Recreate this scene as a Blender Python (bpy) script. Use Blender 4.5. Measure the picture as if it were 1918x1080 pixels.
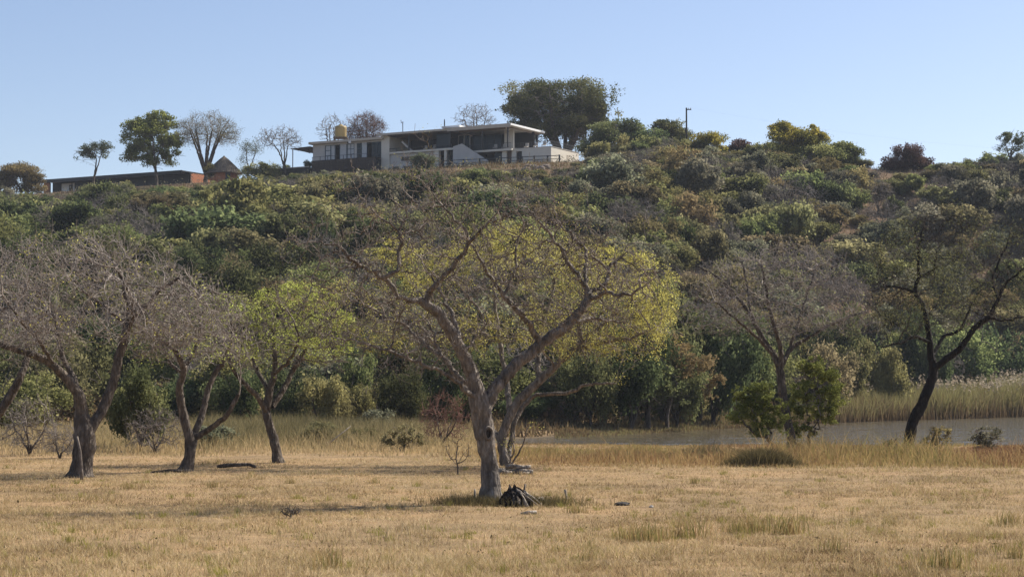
import bpy, math, random
import numpy as np
from mathutils import Vector, Matrix

S = bpy.context.scene
for o in list(bpy.data.objects):
    bpy.data.objects.remove(o)
COL = S.collection
RNG = np.random.default_rng(11)
random.seed(11)
R = math.radians

# ------------------------------------------------------------------ camera
F_PX = 3579.0            # focal length in photo pixels (1918 wide)
CAM_Z = 1.8
PITCH = math.atan(185.0 / F_PX)   # horizon sits 185 px below the middle
cam = bpy.data.cameras.new('camera')
cam.sensor_width = 36.0
cam.lens = 36.0 * F_PX / 1918.0
cam.clip_start = 0.1
cam.clip_end = 9000
camo = bpy.data.objects.new('camera', cam)
COL.objects.link(camo)
camo.location = (0, 0, CAM_Z)
camo.rotation_euler = (R(90) + PITCH, 0, 0)
S.camera = camo

# ------------------------------------------------------------------ sky, sun, exposure
SUN_EL = R(42)
SUN_AZ = R(56)           # from +Y towards +X
world = bpy.data.worlds.new('World')
S.world = world
world.use_nodes = True
wn = world.node_tree.nodes
wl = world.node_tree.links
bg = wn['Background']
sky = wn.new('ShaderNodeTexSky')
sky.sky_type = 'NISHITA'
sky.sun_disc = False
sky.sun_elevation = SUN_EL
sky.sun_rotation = SUN_AZ
sky.altitude = 1200
sky.air_density = 1.0
sky.dust_density = 1.6
sky.ozone_density = 1.6
bg.inputs['Strength'].default_value = 0.079
tint = wn.new('ShaderNodeMix'); tint.data_type = 'RGBA'; tint.blend_type = 'MULTIPLY'
tint.inputs[0].default_value = 1.0
tint.inputs[7].default_value = (1.06, 0.985, 1.0, 1)
wl.new(sky.outputs[0], tint.inputs[6]); wl.new(tint.outputs[2], bg.inputs['Color'])
sun = bpy.data.lights.new('sun', 'SUN')
sun.energy = 4.6
sun.angle = R(0.53)
sun.color = (1.0, 0.93, 0.82)
suno = bpy.data.objects.new('sun', sun)
COL.objects.link(suno)
sd = Vector((math.sin(SUN_AZ) * math.cos(SUN_EL), math.cos(SUN_AZ) * math.cos(SUN_EL), math.sin(SUN_EL)))
suno.rotation_euler = (-sd).to_track_quat('-Z', 'Y').to_euler()
suno.location = (30, 30, 60)
S.view_settings.view_transform = 'Standard'
S.view_settings.look = 'None'
S.view_settings.gamma = 1
S.view_settings.exposure = 0.85
S.view_settings.use_curve_mapping = False
S.render.engine = 'CYCLES'
S.cycles.max_bounces = 6
S.cycles.diffuse_bounces = 3
S.cycles.transparent_max_bounces = 8

# ------------------------------------------------------------------ pixel <-> place
CT, ST = math.cos(PITCH), math.sin(PITCH)
def at(px, py, Y):
    """point at depth Y seen at photo pixel (px,py)"""
    dx = (px - 959.0) / F_PX
    dy = (540.0 - py) / F_PX
    wy = CT - dy * ST
    wz = ST + dy * CT
    k = Y / wy
    return np.array((dx * k, Y, CAM_Z + wz * k))
def to_px(x, y, z):
    zc = z - CAM_Z
    d = y * CT + zc * ST
    v = -y * ST + zc * CT
    return 959 + F_PX * x / d, 540 - F_PX * v / d
def ppm(Y):
    return F_PX / Y

# ------------------------------------------------------------------ terrain shape
RX = np.array([-400, -120, -84, -56, -40, -34, -30, -20, -9, 6, 19, 35, 51, 63, 76, 120, 400], float)
RZ = np.array([30, 35.0, 36.1, 36.2, 35.9, 36.0, 36.0, 36.2, 36.1, 35.8, 35.4, 35.4, 34.2, 33.2, 33.8, 34, 30], float)
TX = np.array([-400, -60, -20, -2, 4, 14, 26, 52, 90, 150, 400], float)
TY = np.array([125, 118, 116, 118, 126, 144, 168, 204, 222, 240, 260], float)
# lake shores
LX = np.array([-5, -1.5, 2, 7, 15, 26, 52, 90, 150, 400], float)
LNY = np.array([99, 96, 94, 92.5, 92, 92, 92, 92, 95, 110], float)
LFY = np.array([99.5, 104, 111, 121, 138, 160, 194, 212, 228, 245], float)
WATER_Z = -1.1
def sstep(t):
    t = np.clip(t, 0, 1)
    return t * t * (3 - 2 * t)
def vnoise(x, y, seed=0):
    """cheap smooth value noise"""
    xi = np.floor(x).astype(np.int64); yi = np.floor(y).astype(np.int64)
    fx = sstep(x - xi); fy = sstep(y - yi)
    def h(a, b):
        n = (a * 374761393 + b * 668265263 + seed * 144665) & 0x7fffffff
        n = ((n ^ (n >> 13)) * 1274126177) & 0x7fffffff
        return ((n ^ (n >> 16)) & 0xffff) / 65535.0
    return (h(xi, yi) * (1 - fx) + h(xi + 1, yi) * fx) * (1 - fy) + (h(xi, yi + 1) * (1 - fx) + h(xi + 1, yi + 1) * fx) * fy
def ground(x, y):
    x = np.asarray(x, float); y = np.asarray(y, float)
    base = -0.0188 * np.clip(y, 0, 42)
    base = base + 0.05 * (vnoise(x * .35, y * .35, 3) - .5) + .03 * (vnoise(x * 1.1, y * 1.1, 5) - .5)
    yt = np.interp(x, TX, TY)
    yr = np.clip(309 - 0.554 * (x + 32.7), 281, 338)
    hr = np.interp(x, RX, RZ)
    s = np.clip((y - yt) / (yr - yt), 0, 1)
    prof = 0.25 * sstep(s) + 0.75 * s
    hill = (hr + 0.79) * prof
    bump = 1.6 * (vnoise(x * .07, y * .07, 8) - .5) * np.clip(s * 5, 0, 1) * np.clip((1 - s) * 6, 0, 1)
    z = base + hill + bump
    ln = np.interp(x, LX, LNY, left=-1); lf = np.interp(x, LX, LFY, left=-1)
    inside = np.minimum(y - ln, lf - y)
    inside = np.where(x < -5, -50, inside)
    dip = sstep((inside + 9) / 18.0)
    near = (y > 60) & (y < 300)
    z = np.where(near & (inside > -9), z * (1 - dip) + (-1.42) * dip, z)
    return z
def gz(x, y):
    return float(ground(np.array([x]), np.array([y]))[0])
def on_ground(px, py, y0=18, y1=330):
    """first point of the terrain along the ray of a pixel"""
    ys = np.linspace(y0, y1, 3200)
    dx = (px - 959.0) / F_PX; dy = (540.0 - py) / F_PX
    wy = CT - dy * ST; wz = ST + dy * CT
    k = ys / wy
    g = ground(dx * k, ys)
    hit = np.nonzero(CAM_Z + wz * k <= g)[0]
    i = hit[0] if len(hit) else -1
    return np.array((dx * k[i], ys[i], g[i]))

# ------------------------------------------------------------------ materials
MATS = {}
def newmat(name):
    m = bpy.data.materials.new(name)
    m.use_nodes = True
    nt = m.node_tree
    nt.nodes.clear()
    out = nt.nodes.new('ShaderNodeOutputMaterial')
    MATS[name] = m
    return m, nt, out
def node(nt, t, **kw):
    n = nt.nodes.new(t)
    for k, v in kw.items():
        if k.startswith('i_'):
            n.inputs[k[2:].replace('_', ' ')].default_value = v
        else:
            setattr(n, k, v)
    return n
def ramp(nt, stops):
    n = nt.nodes.new('ShaderNodeValToRGB')
    e = n.color_ramp.elements
    while len(e) < len(stops):
        e.new(0.5)
    for i, (p, c) in enumerate(stops):
        e[i].position = p
        e[i].color = (*c, 1)
    return n
def leaf_mat(name, stops, trans=0.45, obj_var=0.0, gloss=0.0):
    m, nt, out = newmat(name)
    a = node(nt, 'ShaderNodeAttribute', attribute_name='var')
    r = ramp(nt, stops)
    nt.links.new(a.outputs['Fac'], r.inputs[0])
    col = r.outputs[0]
    if obj_var > 0:
        oi = node(nt, 'ShaderNodeObjectInfo')
        hs = node(nt, 'ShaderNodeHueSaturation')
        mr = node(nt, 'ShaderNodeMapRange'); mr.inputs[3].default_value = .5 - .035 * obj_var; mr.inputs[4].default_value = .5 + .03 * obj_var
        mr2 = node(nt, 'ShaderNodeMapRange'); mr2.inputs[3].default_value = 1 - .35 * obj_var; mr2.inputs[4].default_value = 1 + .35 * obj_var
        mul = node(nt, 'ShaderNodeMath', operation='MULTIPLY'); mul.inputs[1].default_value = 7.31
        fr = node(nt, 'ShaderNodeMath', operation='FRACT')
        nt.links.new(oi.outputs['Random'], mr.inputs[0])
        nt.links.new(oi.outputs['Random'], mul.inputs[0])
        nt.links.new(mul.outputs[0], fr.inputs[0])
        nt.links.new(fr.outputs[0], mr2.inputs[0])
        nt.links.new(mr.outputs[0], hs.inputs['Hue'])
        nt.links.new(mr2.outputs[0], hs.inputs['Value'])
        nt.links.new(col, hs.inputs['Color'])
        col = hs.outputs[0]
    d = node(nt, 'ShaderNodeBsdfDiffuse')
    t = node(nt, 'ShaderNodeBsdfTranslucent')
    mx = node(nt, 'ShaderNodeMixShader'); mx.inputs[0].default_value = trans
    nt.links.new(col, d.inputs[0]); nt.links.new(col, t.inputs[0])
    nt.links.new(d.outputs[0], mx.inputs[1]); nt.links.new(t.outputs[0], mx.inputs[2])
    sh = mx.outputs[0]
    if gloss > 0:
        g = node(nt, 'ShaderNodeBsdfGlossy'); g.inputs['Roughness'].default_value = .45
        g.inputs['Color'].default_value = (.8, .8, .8, 1)
        m2 = node(nt, 'ShaderNodeMixShader'); m2.inputs[0].default_value = gloss
        nt.links.new(sh, m2.inputs[1]); nt.links.new(g.outputs[0], m2.inputs[2])
        sh = m2.outputs[0]
    nt.links.new(sh, out.inputs[0])
    return m
def bark_mat(name, c0, c1, c2, scale=14.0, bump=0.6, stretch=.25):
    m, nt, out = newmat(name)
    tc = node(nt, 'ShaderNodeTexCoord')
    mp = node(nt, 'ShaderNodeMapping'); mp.inputs['Scale'].default_value = (1, 1, stretch)
    nt.links.new(tc.outputs['Object'], mp.inputs[0])
    n1 = node(nt, 'ShaderNodeTexNoise'); n1.inputs['Scale'].default_value = scale; n1.inputs['Detail'].default_value = 8; n1.inputs['Roughness'].default_value = .7
    n2 = node(nt, 'ShaderNodeTexVoronoi'); n2.inputs['Scale'].default_value = scale * 1.6
    n3 = node(nt, 'ShaderNodeTexNoise'); n3.inputs['Scale'].default_value = 1.7; n3.inputs['Detail'].default_value = 3
    nt.links.new(mp.outputs[0], n1.inputs[0]); nt.links.new(mp.outputs[0], n2.inputs[0]); nt.links.new(tc.outputs['Object'], n3.inputs[0])
    r = ramp(nt, [(.3, c0), (.52, c1), (.72, c2)])
    nt.links.new(n1.outputs[0], r.inputs[0])
    mx = node(nt, 'ShaderNodeMix', data_type='RGBA', blend_type='MULTIPLY'); mx.inputs[0].default_value = .7
    r3 = ramp(nt, [(.35, (.6, .58, .56)), (.65, (1.25, 1.22, 1.18))])
    nt.links.new(n3.outputs[0], r3.inputs[0])
    nt.links.new(r.outputs[0], mx.inputs[6]); nt.links.new(r3.outputs[0], mx.inputs[7])
    p = node(nt, 'ShaderNodeBsdfPrincipled'); p.inputs['Roughness'].default_value = .9
    p.inputs['Specular IOR Level'].default_value = .2
    nt.links.new(mx.outputs[2], p.inputs['Base Color'])
    b = node(nt, 'ShaderNodeBump'); b.inputs['Strength'].default_value = bump; b.inputs['Distance'].default_value = .06
    add = node(nt, 'ShaderNodeMath', operation='ADD')
    nt.links.new(n1.outputs[0], add.inputs[0]); nt.links.new(n2.outputs[0], add.inputs[1])
    nt.links.new(add.outputs[0], b.inputs['Height'])
    nt.links.new(b.outputs[0], p.inputs['Normal'])
    nt.links.new(p.outputs[0], out.inputs[0])
    return m
def paint_mat(name, c, rough=.8, var=.18, scale=1.2, metallic=0.0, bump=0.0, spec=.3):
    m, nt, out = newmat(name)
    tc = node(nt, 'ShaderNodeTexCoord')
    n1 = node(nt, 'ShaderNodeTexNoise'); n1.inputs['Scale'].default_value = scale; n1.inputs['Detail'].default_value = 7; n1.inputs['Roughness'].default_value = .65
    nt.links.new(tc.outputs['Object'], n1.inputs[0])
    r = ramp(nt, [(.3, tuple(q * (1 - var) for q in c)), (.7, tuple(min(1, q * (1 + var * .6)) for q in c))])
    nt.links.new(n1.outputs[0], r.inputs[0])
    p = node(nt, 'ShaderNodeBsdfPrincipled'); p.inputs['Roughness'].default_value = rough
    p.inputs['Metallic'].default_value = metallic
    p.inputs['Specular IOR Level'].default_value = spec
    nt.links.new(r.outputs[0], p.inputs['Base Color'])
    if bump:
        b = node(nt, 'ShaderNodeBump'); b.inputs['Strength'].default_value = bump; b.inputs['Distance'].default_value = .04
        nt.links.new(n1.outputs[0], b.inputs['Height']); nt.links.new(b.outputs[0], p.inputs['Normal'])
    nt.links.new(p.outputs[0], out.inputs[0])
    return m

# leaves
L_DARK = leaf_mat('leaf_dark_green', [(0, (.036, .046, .020)), (.5, (.098, .116, .050)), (1, (.195, .21, .09))], .56, 1.0)
L_GREEN = leaf_mat('leaf_mid_green', [(0, (.058, .068, .026)), (.5, (.148, .162, .062)), (1, (.29, .29, .115))], .58, 1.0)
L_OLIVE = leaf_mat('leaf_olive', [(0, (.08, .076, .038)), (.5, (.19, .175, .085)), (1, (.32, .285, .145))], .56, 1.0)
L_RUST = leaf_mat('leaf_autumn', [(0, (.095, .078, .04)), (.5, (.205, .17, .078)), (1, (.32, .27, .12))], .52, .8)
L_YELLOW = leaf_mat('leaf_yellow_green', [(0, (.26, .22, .06)), (.45, (.44, .40, .11)), (1, (.58, .56, .19))], .58, 0)
L_LIME = leaf_mat('leaf_fresh_green', [(0, (.20, .215, .05)), (.5, (.37, .41, .10)), (1, (.54, .58, .18))], .6, 0)
L_SAP = leaf_mat('leaf_sapling', [(0, (.085, .098, .024)), (.5, (.20, .22, .06)), (1, (.35, .365, .11))], .55, 0)
L_GOLD = leaf_mat('leaf_gold', [(0, (.10, .105, .03)), (.5, (.26, .235, .055)), (1, (.50, .40, .075))], .55, 0)
L_TAN = leaf_mat('leaf_dry_tan', [(0, (.14, .10, .05)), (.5, (.28, .20, .10)), (1, (.42, .31, .17))], .4, .3)
L_PURPLE = leaf_mat('leaf_purple_brown', [(0, (.05, .035, .03)), (.5, (.10, .065, .055)), (1, (.17, .11, .085))], .35, .4)
L_UMB = leaf_mat('leaf_dusty_green', [(0, (.045, .054, .026)), (.5, (.115, .122, .054)), (1, (.25, .235, .105))], .45, .2)
L_GREY = leaf_mat('leaf_grey_green', [(0, (.075, .076, .05)), (.5, (.17, .17, .108)), (1, (.29, .28, .185))], .5, .9)
L_SILVER = leaf_mat('leaf_silver_green', [(0, (.07, .085, .045)), (.5, (.13, .15, .08)), (1, (.22, .24, .14))], .4, .3)
# grass
G_LAWN = leaf_mat('grass_dry_short', [(0, (.12, .078, .046)), (.3, (.335, .238, .125)), (.6, (.53, .405, .22)), (.86, (.70, .56, .345)), (.9, (.25, .23, .065)), (1, (.35, .31, .09))], .3, 0, 0)
G_BANK = leaf_mat('grass_bank', [(0, (.15, .075, .045)), (.25, (.27, .165, .085)), (.6, (.42, .30, .14)), (.8, (.31, .25, .10)), (1, (.20, .19, .07))], .35, 0, 0)
G_TALL = leaf_mat('grass_tall', [(0, (.14, .125, .062)), (.4, (.25, .21, .105)), (.75, (.37, .295, .15)), (1, (.50, .38, .21))], .35, 0, 0)
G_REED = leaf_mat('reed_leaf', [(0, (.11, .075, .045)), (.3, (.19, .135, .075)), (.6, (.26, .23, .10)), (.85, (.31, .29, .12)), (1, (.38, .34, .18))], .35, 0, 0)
G_PLUME = leaf_mat('reed_plume', [(0, (.30, .24, .17)), (1, (.48, .41, .31))], .4, 0, 0)
G_SCRUB = leaf_mat('grass_scrub', [(0, (.06, .05, .028)), (.6, (.13, .105, .05)), (1, (.21, .17, .08))], .3, 0, 0)
G_THATCH = leaf_mat('thatch_straw', [(0, (.10, .085, .07)), (1, (.25, .21, .165))], .1, 0, 0)
G_HILL = leaf_mat('grass_hill', [(0, (.09, .06, .04)), (.5, (.18, .13, .07)), (.85, (.27, .21, .11)), (1, (.14, .15, .05))], .3, 0, 0)
# bark
B_MAIN = bark_mat('bark_grey_brown', (.06, .05, .042), (.195, .168, .143), (.38, .34, .30), 11, 1.0, .3)
B_TWIG = bark_mat('bark_twig_grey', (.095, .077, .064), (.185, .156, .132), (.31, .27, .235), 6, .2, 1)
B_LEFT = bark_mat('bark_brown', (.035, .028, .023), (.11, .09, .074), (.24, .205, .175), 10, .9, .3)
B_LTWIG = bark_mat('bark_twig_pinkish', (.13, .112, .10), (.265, .233, .208), (.42, .375, .335), 6, .2, 1)
B_BLACK = bark_mat('bark_black', (.006, .005, .005), (.018, .015, .013), (.05, .042, .036), 10, .8, .3)
B_BTWIG = bark_mat('bark_black_twig', (.02, .016, .013), (.045, .036, .03), (.09, .075, .062), 6, .2, 1)
B_HILL = bark_mat('bark_hill', (.04, .032, .027), (.10, .083, .07), (.19, .165, .145), 5, .4, .4)
B_HTWIG = bark_mat('bark_hill_twig', (.12, .10, .09), (.20, .175, .155), (.30, .27, .245), 3, .1, 1)
B_RED = bark_mat('bark_red_twig', (.11, .05, .035), (.20, .11, .085), (.31, .20, .17), 5, .1, 1)
B_DEAD = bark_mat('wood_bleached', (.25, .21, .17), (.42, .37, .31), (.60, .55, .48), 12, .5, .4)
B_LOG = bark_mat('wood_weathered', (.09, .075, .062), (.22, .19, .16), (.42, .37, .32), 9, .9, .4)
B_CHAR = bark_mat('wood_charred', (.012, .010, .009), (.045, .036, .03), (.14, .12, .10), 14, .9, .5)
# buildings
M_WALL = paint_mat('wall_paint', (.47, .455, .435), .85, .10, .8)
M_WALLB = paint_mat('wall_cream', (.62, .58, .50), .85, .08, .8)
M_ROOF = paint_mat('roof_white', (.74, .73, .71), .6, .12, .6)
M_SOFFIT = paint_mat('soffit_timber', (.16, .125, .10), .7, .2, 2)
M_FASC = paint_mat('fascia_beige', (.50, .44, .36), .7, .12, 1)
M_DARK = paint_mat('steel_and_shade_dark', (.025, .026, .03), .5, .2, 2)  # dark steel; also paints the shade on the lodge front
M_TEAL = paint_mat('frame_teal', (.05, .08, .10), .5, .2, 2)
M_TIMBER = paint_mat('timber_dark', (.055, .04, .032), .75, .35, 3)
M_ROOM = paint_mat('room_wall', (.022, .021, .022), .9, .2, 1)  # near-black: the shade of the interior is put into the wall colour
M_CURT = paint_mat('curtain', (.46, .48, .50), .9, .2, 4)
M_GLASS = paint_mat('window_glass', (.02, .028, .034), .15, .1, 1, 0, 0, .14)
M_DOOR = paint_mat('door_brown', (.10, .06, .04), .6, .2, 3)
M_CONC = paint_mat('concrete', (.42, .39, .35), .9, .2, 1.5)
M_STONE = paint_mat('stone_dark', (.055, .05, .046), .95, .5, 1.4, 0, .8)
M_TANK = paint_mat('tank_ochre', (.34, .25, .10), .5, .15, 1.5)
M_BRICK0 = paint_mat('brick_mortar', (.30, .22, .17), .95, .2, 3)
M_BRICK = paint_mat('brick_red', (.38, .16, .085), .9, .35, 2.5)
M_WOOD = paint_mat('post_wood', (.11, .085, .065), .85, .3, 3)
M_THATCH = paint_mat('thatch', (.17, .14, .11), .95, .4, 5, 0, .8)
M_WHITE = paint_mat('panel_white', (.74, .74, .73), .6, .06, 2)
M_ROCK = paint_mat('rock', (.20, .16, .13), .95, .45, 3, 0, .8)
M_CHAIR = paint_mat('furniture', (.40, .38, .36), .7, .2, 2)

# ground material: dry lawn near, red-brown soil with dry grass on the hill, mud at the lake
def ground_mat():
    m, nt, out = newmat('ground_earth')
    L = nt.links
    geo = node(nt, 'ShaderNodeNewGeometry')
    sep = node(nt, 'ShaderNodeSeparateXYZ'); L.new(geo.outputs['Position'], sep.inputs[0])
    def noise(scale, detail=6, rough=.6):
        n = node(nt, 'ShaderNodeTexNoise'); n.inputs['Scale'].default_value = scale; n.inputs['Detail'].default_value = detail; n.inputs['Roughness'].default_value = rough
        L.new(geo.outputs['Position'], n.inputs[0]); return n
    a = noise(.35, 5); b = noise(3.2, 8, .7); c = noise(24, 6, .75)
    lawn = ramp(nt, [(.25, (.15, .098, .06)), (.45, (.29, .20, .112)), (.62, (.42, .30, .165)), (.8, (.52, .385, .22))])
    mix1 = node(nt, 'ShaderNodeMath', operation='ADD'); L.new(b.outputs[0], mix1.inputs[0]); L.new(c.outputs[0], mix1.inputs[1])
    mix2 = node(nt, 'ShaderNodeMath', operation='MULTIPLY'); mix2.inputs[1].default_value = .5; L.new(mix1.outputs[0], mix2.inputs[0])
    L.new(mix2.outputs[0], lawn.inputs[0])
    tint = ramp(nt, [(.32, (.62, .62, .60)), (.5, (.92, .90, .87)), (.68, (1.08, 1.0, .94))]); L.new(a.outputs[0], tint.inputs[0])
    lawn2 = node(nt, 'ShaderNodeMix', data_type='RGBA', blend_type='MULTIPLY'); lawn2.inputs[0].default_value = 1
    L.new(lawn.outputs[0], lawn2.inputs[6]); L.new(tint.outputs[0], lawn2.inputs[7])
    hill = ramp(nt, [(.28, (.075, .05, .032)), (.5, (.15, .10, .062)), (.66, (.23, .155, .09)), (.82, (.13, .12, .055))])
    d = noise(.22, 8, .7); L.new(d.outputs[0], hill.inputs[0])
    hmask = node(nt, 'ShaderNodeMapRange'); hmask.inputs[1].default_value = -.5; hmask.inputs[2].default_value = 1.2
    L.new(sep.outputs['Z'], hmask.inputs[0])
    far = node(nt, 'ShaderNodeMapRange'); far.inputs[1].default_value = 100; far.inputs[2].default_value = 112
    L.new(sep.outputs['Y'], far.inputs[0])
    mm = node(nt, 'ShaderNodeMath', operation='MULTIPLY'); L.new(hmask.outputs[0], mm.inputs[0]); L.new(far.outputs[0], mm.inputs[1])
    g = node(nt, 'ShaderNodeMix', data_type='RGBA'); L.new(mm.outputs[0], g.inputs[0]); L.new(lawn2.outputs[2], g.inputs[6]); L.new(hill.outputs[0], g.inputs[7])
    mud = node(nt, 'ShaderNodeMapRange'); mud.inputs[1].default_value = -.93; mud.inputs[2].default_value = -1.08
    L.new(sep.outputs['Z'], mud.inputs[0])
    g2 = node(nt, 'ShaderNodeMix', data_type='RGBA'); L.new(mud.outputs[0], g2.inputs[0]); L.new(g.outputs[2], g2.inputs[6]); g2.inputs[7].default_value = (.10, .075, .045, 1)
    p = node(nt, 'ShaderNodeBsdfPrincipled'); p.inputs['Roughness'].default_value = .95; p.inputs['Specular IOR Level'].default_value = .1
    L.new(g2.outputs[2], p.inputs['Base Color'])
    bp = node(nt, 'ShaderNodeBump'); bp.inputs['Strength'].default_value = .7; bp.inputs['Distance'].default_value = .05
    L.new(mix1.outputs[0], bp.inputs['Height']); L.new(bp.outputs[0], p.inputs['Normal'])
    L.new(p.outputs[0], out.inputs[0])
    return m
M_GROUND = ground_mat()
def water_mat():
    m, nt, out = newmat('lake_water')
    L = nt.links
    geo = node(nt, 'ShaderNodeNewGeometry')
    mp = node(nt, 'ShaderNodeMapping'); mp.inputs['Scale'].default_value = (1.0, .32, 1); mp.inputs['Rotation'].default_value = (0, 0, R(8))
    L.new(geo.outputs['Position'], mp.inputs[0])
    n = node(nt, 'ShaderNodeTexNoise'); n.inputs['Scale'].default_value = .9; n.inputs['Detail'].default_value = 4; n.inputs['Roughness'].default_value = .6
    L.new(mp.outputs[0], n.inputs[0])
    b = node(nt, 'ShaderNodeBump'); b.inputs['Strength'].default_value = 1.0; b.inputs['Distance'].default_value = .6
    L.new(n.outputs[0], b.inputs['Height'])
    p = node(nt, 'ShaderNodeBsdfPrincipled'); p.inputs['Roughness'].default_value = .08
    p.inputs['Base Color'].default_value = (.12, .10, .068, 1); p.inputs['IOR'].default_value = 1.33
    L.new(b.outputs[0], p.inputs['Normal']); L.new(p.outputs[0], out.inputs[0])
    return m
M_WATER = water_mat()

# ------------------------------------------------------------------ mesh helpers
def mesh_np(name, V, faces, mat, var=None, smooth=False):
    """faces: list of (m,k) int arrays"""
    if not isinstance(faces, (list, tuple)):
        faces = [faces]
    V = np.asarray(V, np.float32)
    me = bpy.data.meshes.new(name)
    me.vertices.add(len(V)); me.vertices.foreach_set('co', V.ravel())
    nl = sum(f.size for f in faces); npol = sum(len(f) for f in faces)
    me.loops.add(nl); me.polygons.add(npol)
    me.loops.foreach_set('vertex_index', np.concatenate([f.ravel() for f in faces]).astype(np.int32))
    tot = np.concatenate([np.full(len(f), f.shape[1], np.int32) for f in faces])
    st = np.zeros(npol, np.int32); st[1:] = np.cumsum(tot)[:-1]
    me.polygons.foreach_set('loop_start', st)
    me.polygons.foreach_set('loop_total', tot)
    if smooth:
        me.polygons.foreach_set('use_smooth', np.ones(npol, bool))
    if var is not None:
        at_ = me.attributes.new('var', 'FLOAT', 'POINT')
        at_.data.foreach_set('value', np.asarray(var, np.float32))
    me.update(calc_edges=True)
    if mat is not None:
        me.materials.append(mat)
    return me
def link(name, me, parent=None, loc=(0, 0, 0), rotz=0, scale=1):
    o = bpy.data.objects.new(name, me)
    COL.objects.link(o)
    o.location = loc
    o.rotation_euler = (0, 0, rotz)
    if np.isscalar(scale):
        scale = (scale,) * 3
    o.scale = scale
    if parent is not None:
        o.parent = parent
    return o
def tag(o, label=None, cat=None, group=None, kind=None):
    if label: o['label'] = label
    if cat: o['category'] = cat
    if group: o['group'] = group
    if kind: o['kind'] = kind
    return o
def thing(name, label, cat, loc=(0, 0, 0), rotz=0, group=None, scale=1):
    return tag(link(name, None, None, loc, rotz, scale), label, cat, group)
def unit(v):
    return v / np.maximum(np.linalg.norm(v, axis=-1, keepdims=True), 1e-9)

class MB:
    """collects boxes / prisms / tubes into one mesh"""
    def __init__(s): s.v = []; s.f = []
    def add(s, verts, faces):
        b = len(s.v); s.v += [tuple(p) for p in verts]; s.f += [tuple(b + i for i in f) for f in faces]; return s
    def box(s, x0, x1, y0, y1, z0, z1):
        return s.add([(x0, y0, z0), (x1, y0, z0), (x1, y1, z0), (x0, y1, z0), (x0, y0, z1), (x1, y0, z1), (x1, y1, z1), (x0, y1, z1)],
                     [(0, 3, 2, 1), (4, 5, 6, 7), (0, 1, 5, 4), (1, 2, 6, 5), (2, 3, 7, 6), (3, 0, 4, 7)])
    def prism_xz(s, poly, y0, y1):
        n = len(poly)
        return s.add([(x, y0, z) for x, z in poly] + [(x, y1, z) for x, z in poly],
                     [tuple(range(n)), tuple(range(2 * n - 1, n - 1, -1))] + [(i, i + n, (i + 1) % n + n, (i + 1) % n) for i in range(n)])
    def tube(s, pts, r, n=6):
        pts = [Vector(p) for p in pts]
        rs = r if isinstance(r, (list, tuple)) else [r] * len(pts)
        rings = []
        for i, p in enumerate(pts):
            d = (pts[min(i + 1, len(pts) - 1)] - pts[max(i - 1, 0)]).normalized()
            ref = Vector((.37, .81, .2)) if abs(d.z) > .7 else Vector((0, 0, 1))
            a = d.cross(ref).normalized(); b = d.cross(a)
            rings.append([p + (a * math.cos(t) + b * math.sin(t)) * rs[i] for t in [2 * math.pi * k / n for k in range(n)]])
        vs = [q for rg in rings for q in rg]
        fs = [(i * n + k, i * n + (k + 1) % n, (i + 1) * n + (k + 1) % n, (i + 1) * n + k) for i in range(len(pts) - 1) for k in range(n)]
        fs += [tuple(range(n - 1, -1, -1)), tuple((len(pts) - 1) * n + k for k in range(n))]
        return s.add(vs, fs)
    def lathe(s, prof, n=20, c=(0, 0)):
        vs = [(c[0] + r * math.cos(2 * math.pi * k / n), c[1] + r * math.sin(2 * math.pi * k / n), z) for r, z in prof for k in range(n)]
        fs = [(i * n + k, i * n + (k + 1) % n, (i + 1) * n + (k + 1) % n, (i + 1) * n + k) for i in range(len(prof) - 1) for k in range(n)]
        fs += [tuple(range(n - 1, -1, -1)), tuple((len(prof) - 1) * n + k for k in range(n))]
        return s.add(vs, fs)
    def mesh(s, name, mat, smooth=False):
        me = bpy.data.meshes.new(name)
        me.from_pydata([tuple(p) for p in s.v], [], s.f)
        me.materials.append(mat)
        if smooth:
            me.polygons.foreach_set('use_smooth', np.ones(len(me.polygons), bool))
        me.update()
        return me
    def build(s, name, mat, parent=None, smooth=False, loc=(0, 0, 0), rotz=0):
        return link(name, s.mesh(name, mat, smooth), parent, loc, rotz)

# leaves: many small diamond faces
def leaf_geo(C, N, size, aspect=.55, rng=RNG):
    n = len(C)
    size = np.broadcast_to(np.asarray(size, float), (n,))[:, None]
    t = unit(np.cross(N, rng.normal(size=(n, 3))))
    b = np.cross(N, t)
    V = np.stack([C - t * size, C + b * size * aspect, C + t * size, C - b * size * aspect], 1).reshape(-1, 3)
    Fq = np.arange(4 * n).reshape(n, 4)
    return V, Fq
def blades(P, H, W, lean, rng=RNG, seg=1):
    """grass blades standing on P; seg=1: one triangle, seg=2: bent strip of 3 triangles"""
    n = len(P)
    a = rng.uniform(0, 2 * np.pi, n)
    side = np.stack([np.cos(a), np.sin(a), np.zeros(n)], 1) * (np.asarray(W) * .5)[:, None]
    l = rng.normal(size=(n, 3)); l[:, 2] = 0
    l = l * np.asarray(lean)[:, None] * np.asarray(H)[:, None]
    up = np.zeros((n, 3)); up[:, 2] = H
    if seg == 1:
        V = np.stack([P - side, P + side, P + up + l], 1).reshape(-1, 3)
        return V, [np.arange(3 * n).reshape(n, 3)], 3
    m = P + up * .55 + l * .3
    V = np.stack([P - side, P + side, m - side * .8, m + side * .8, P + up + l], 1).reshape(-1, 3)
    i = np.arange(n)[:, None] * 5
    return V, [i + np.array([[0, 1, 3, 2]]), i + np.array([[2, 3, 4]])], 5

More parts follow.
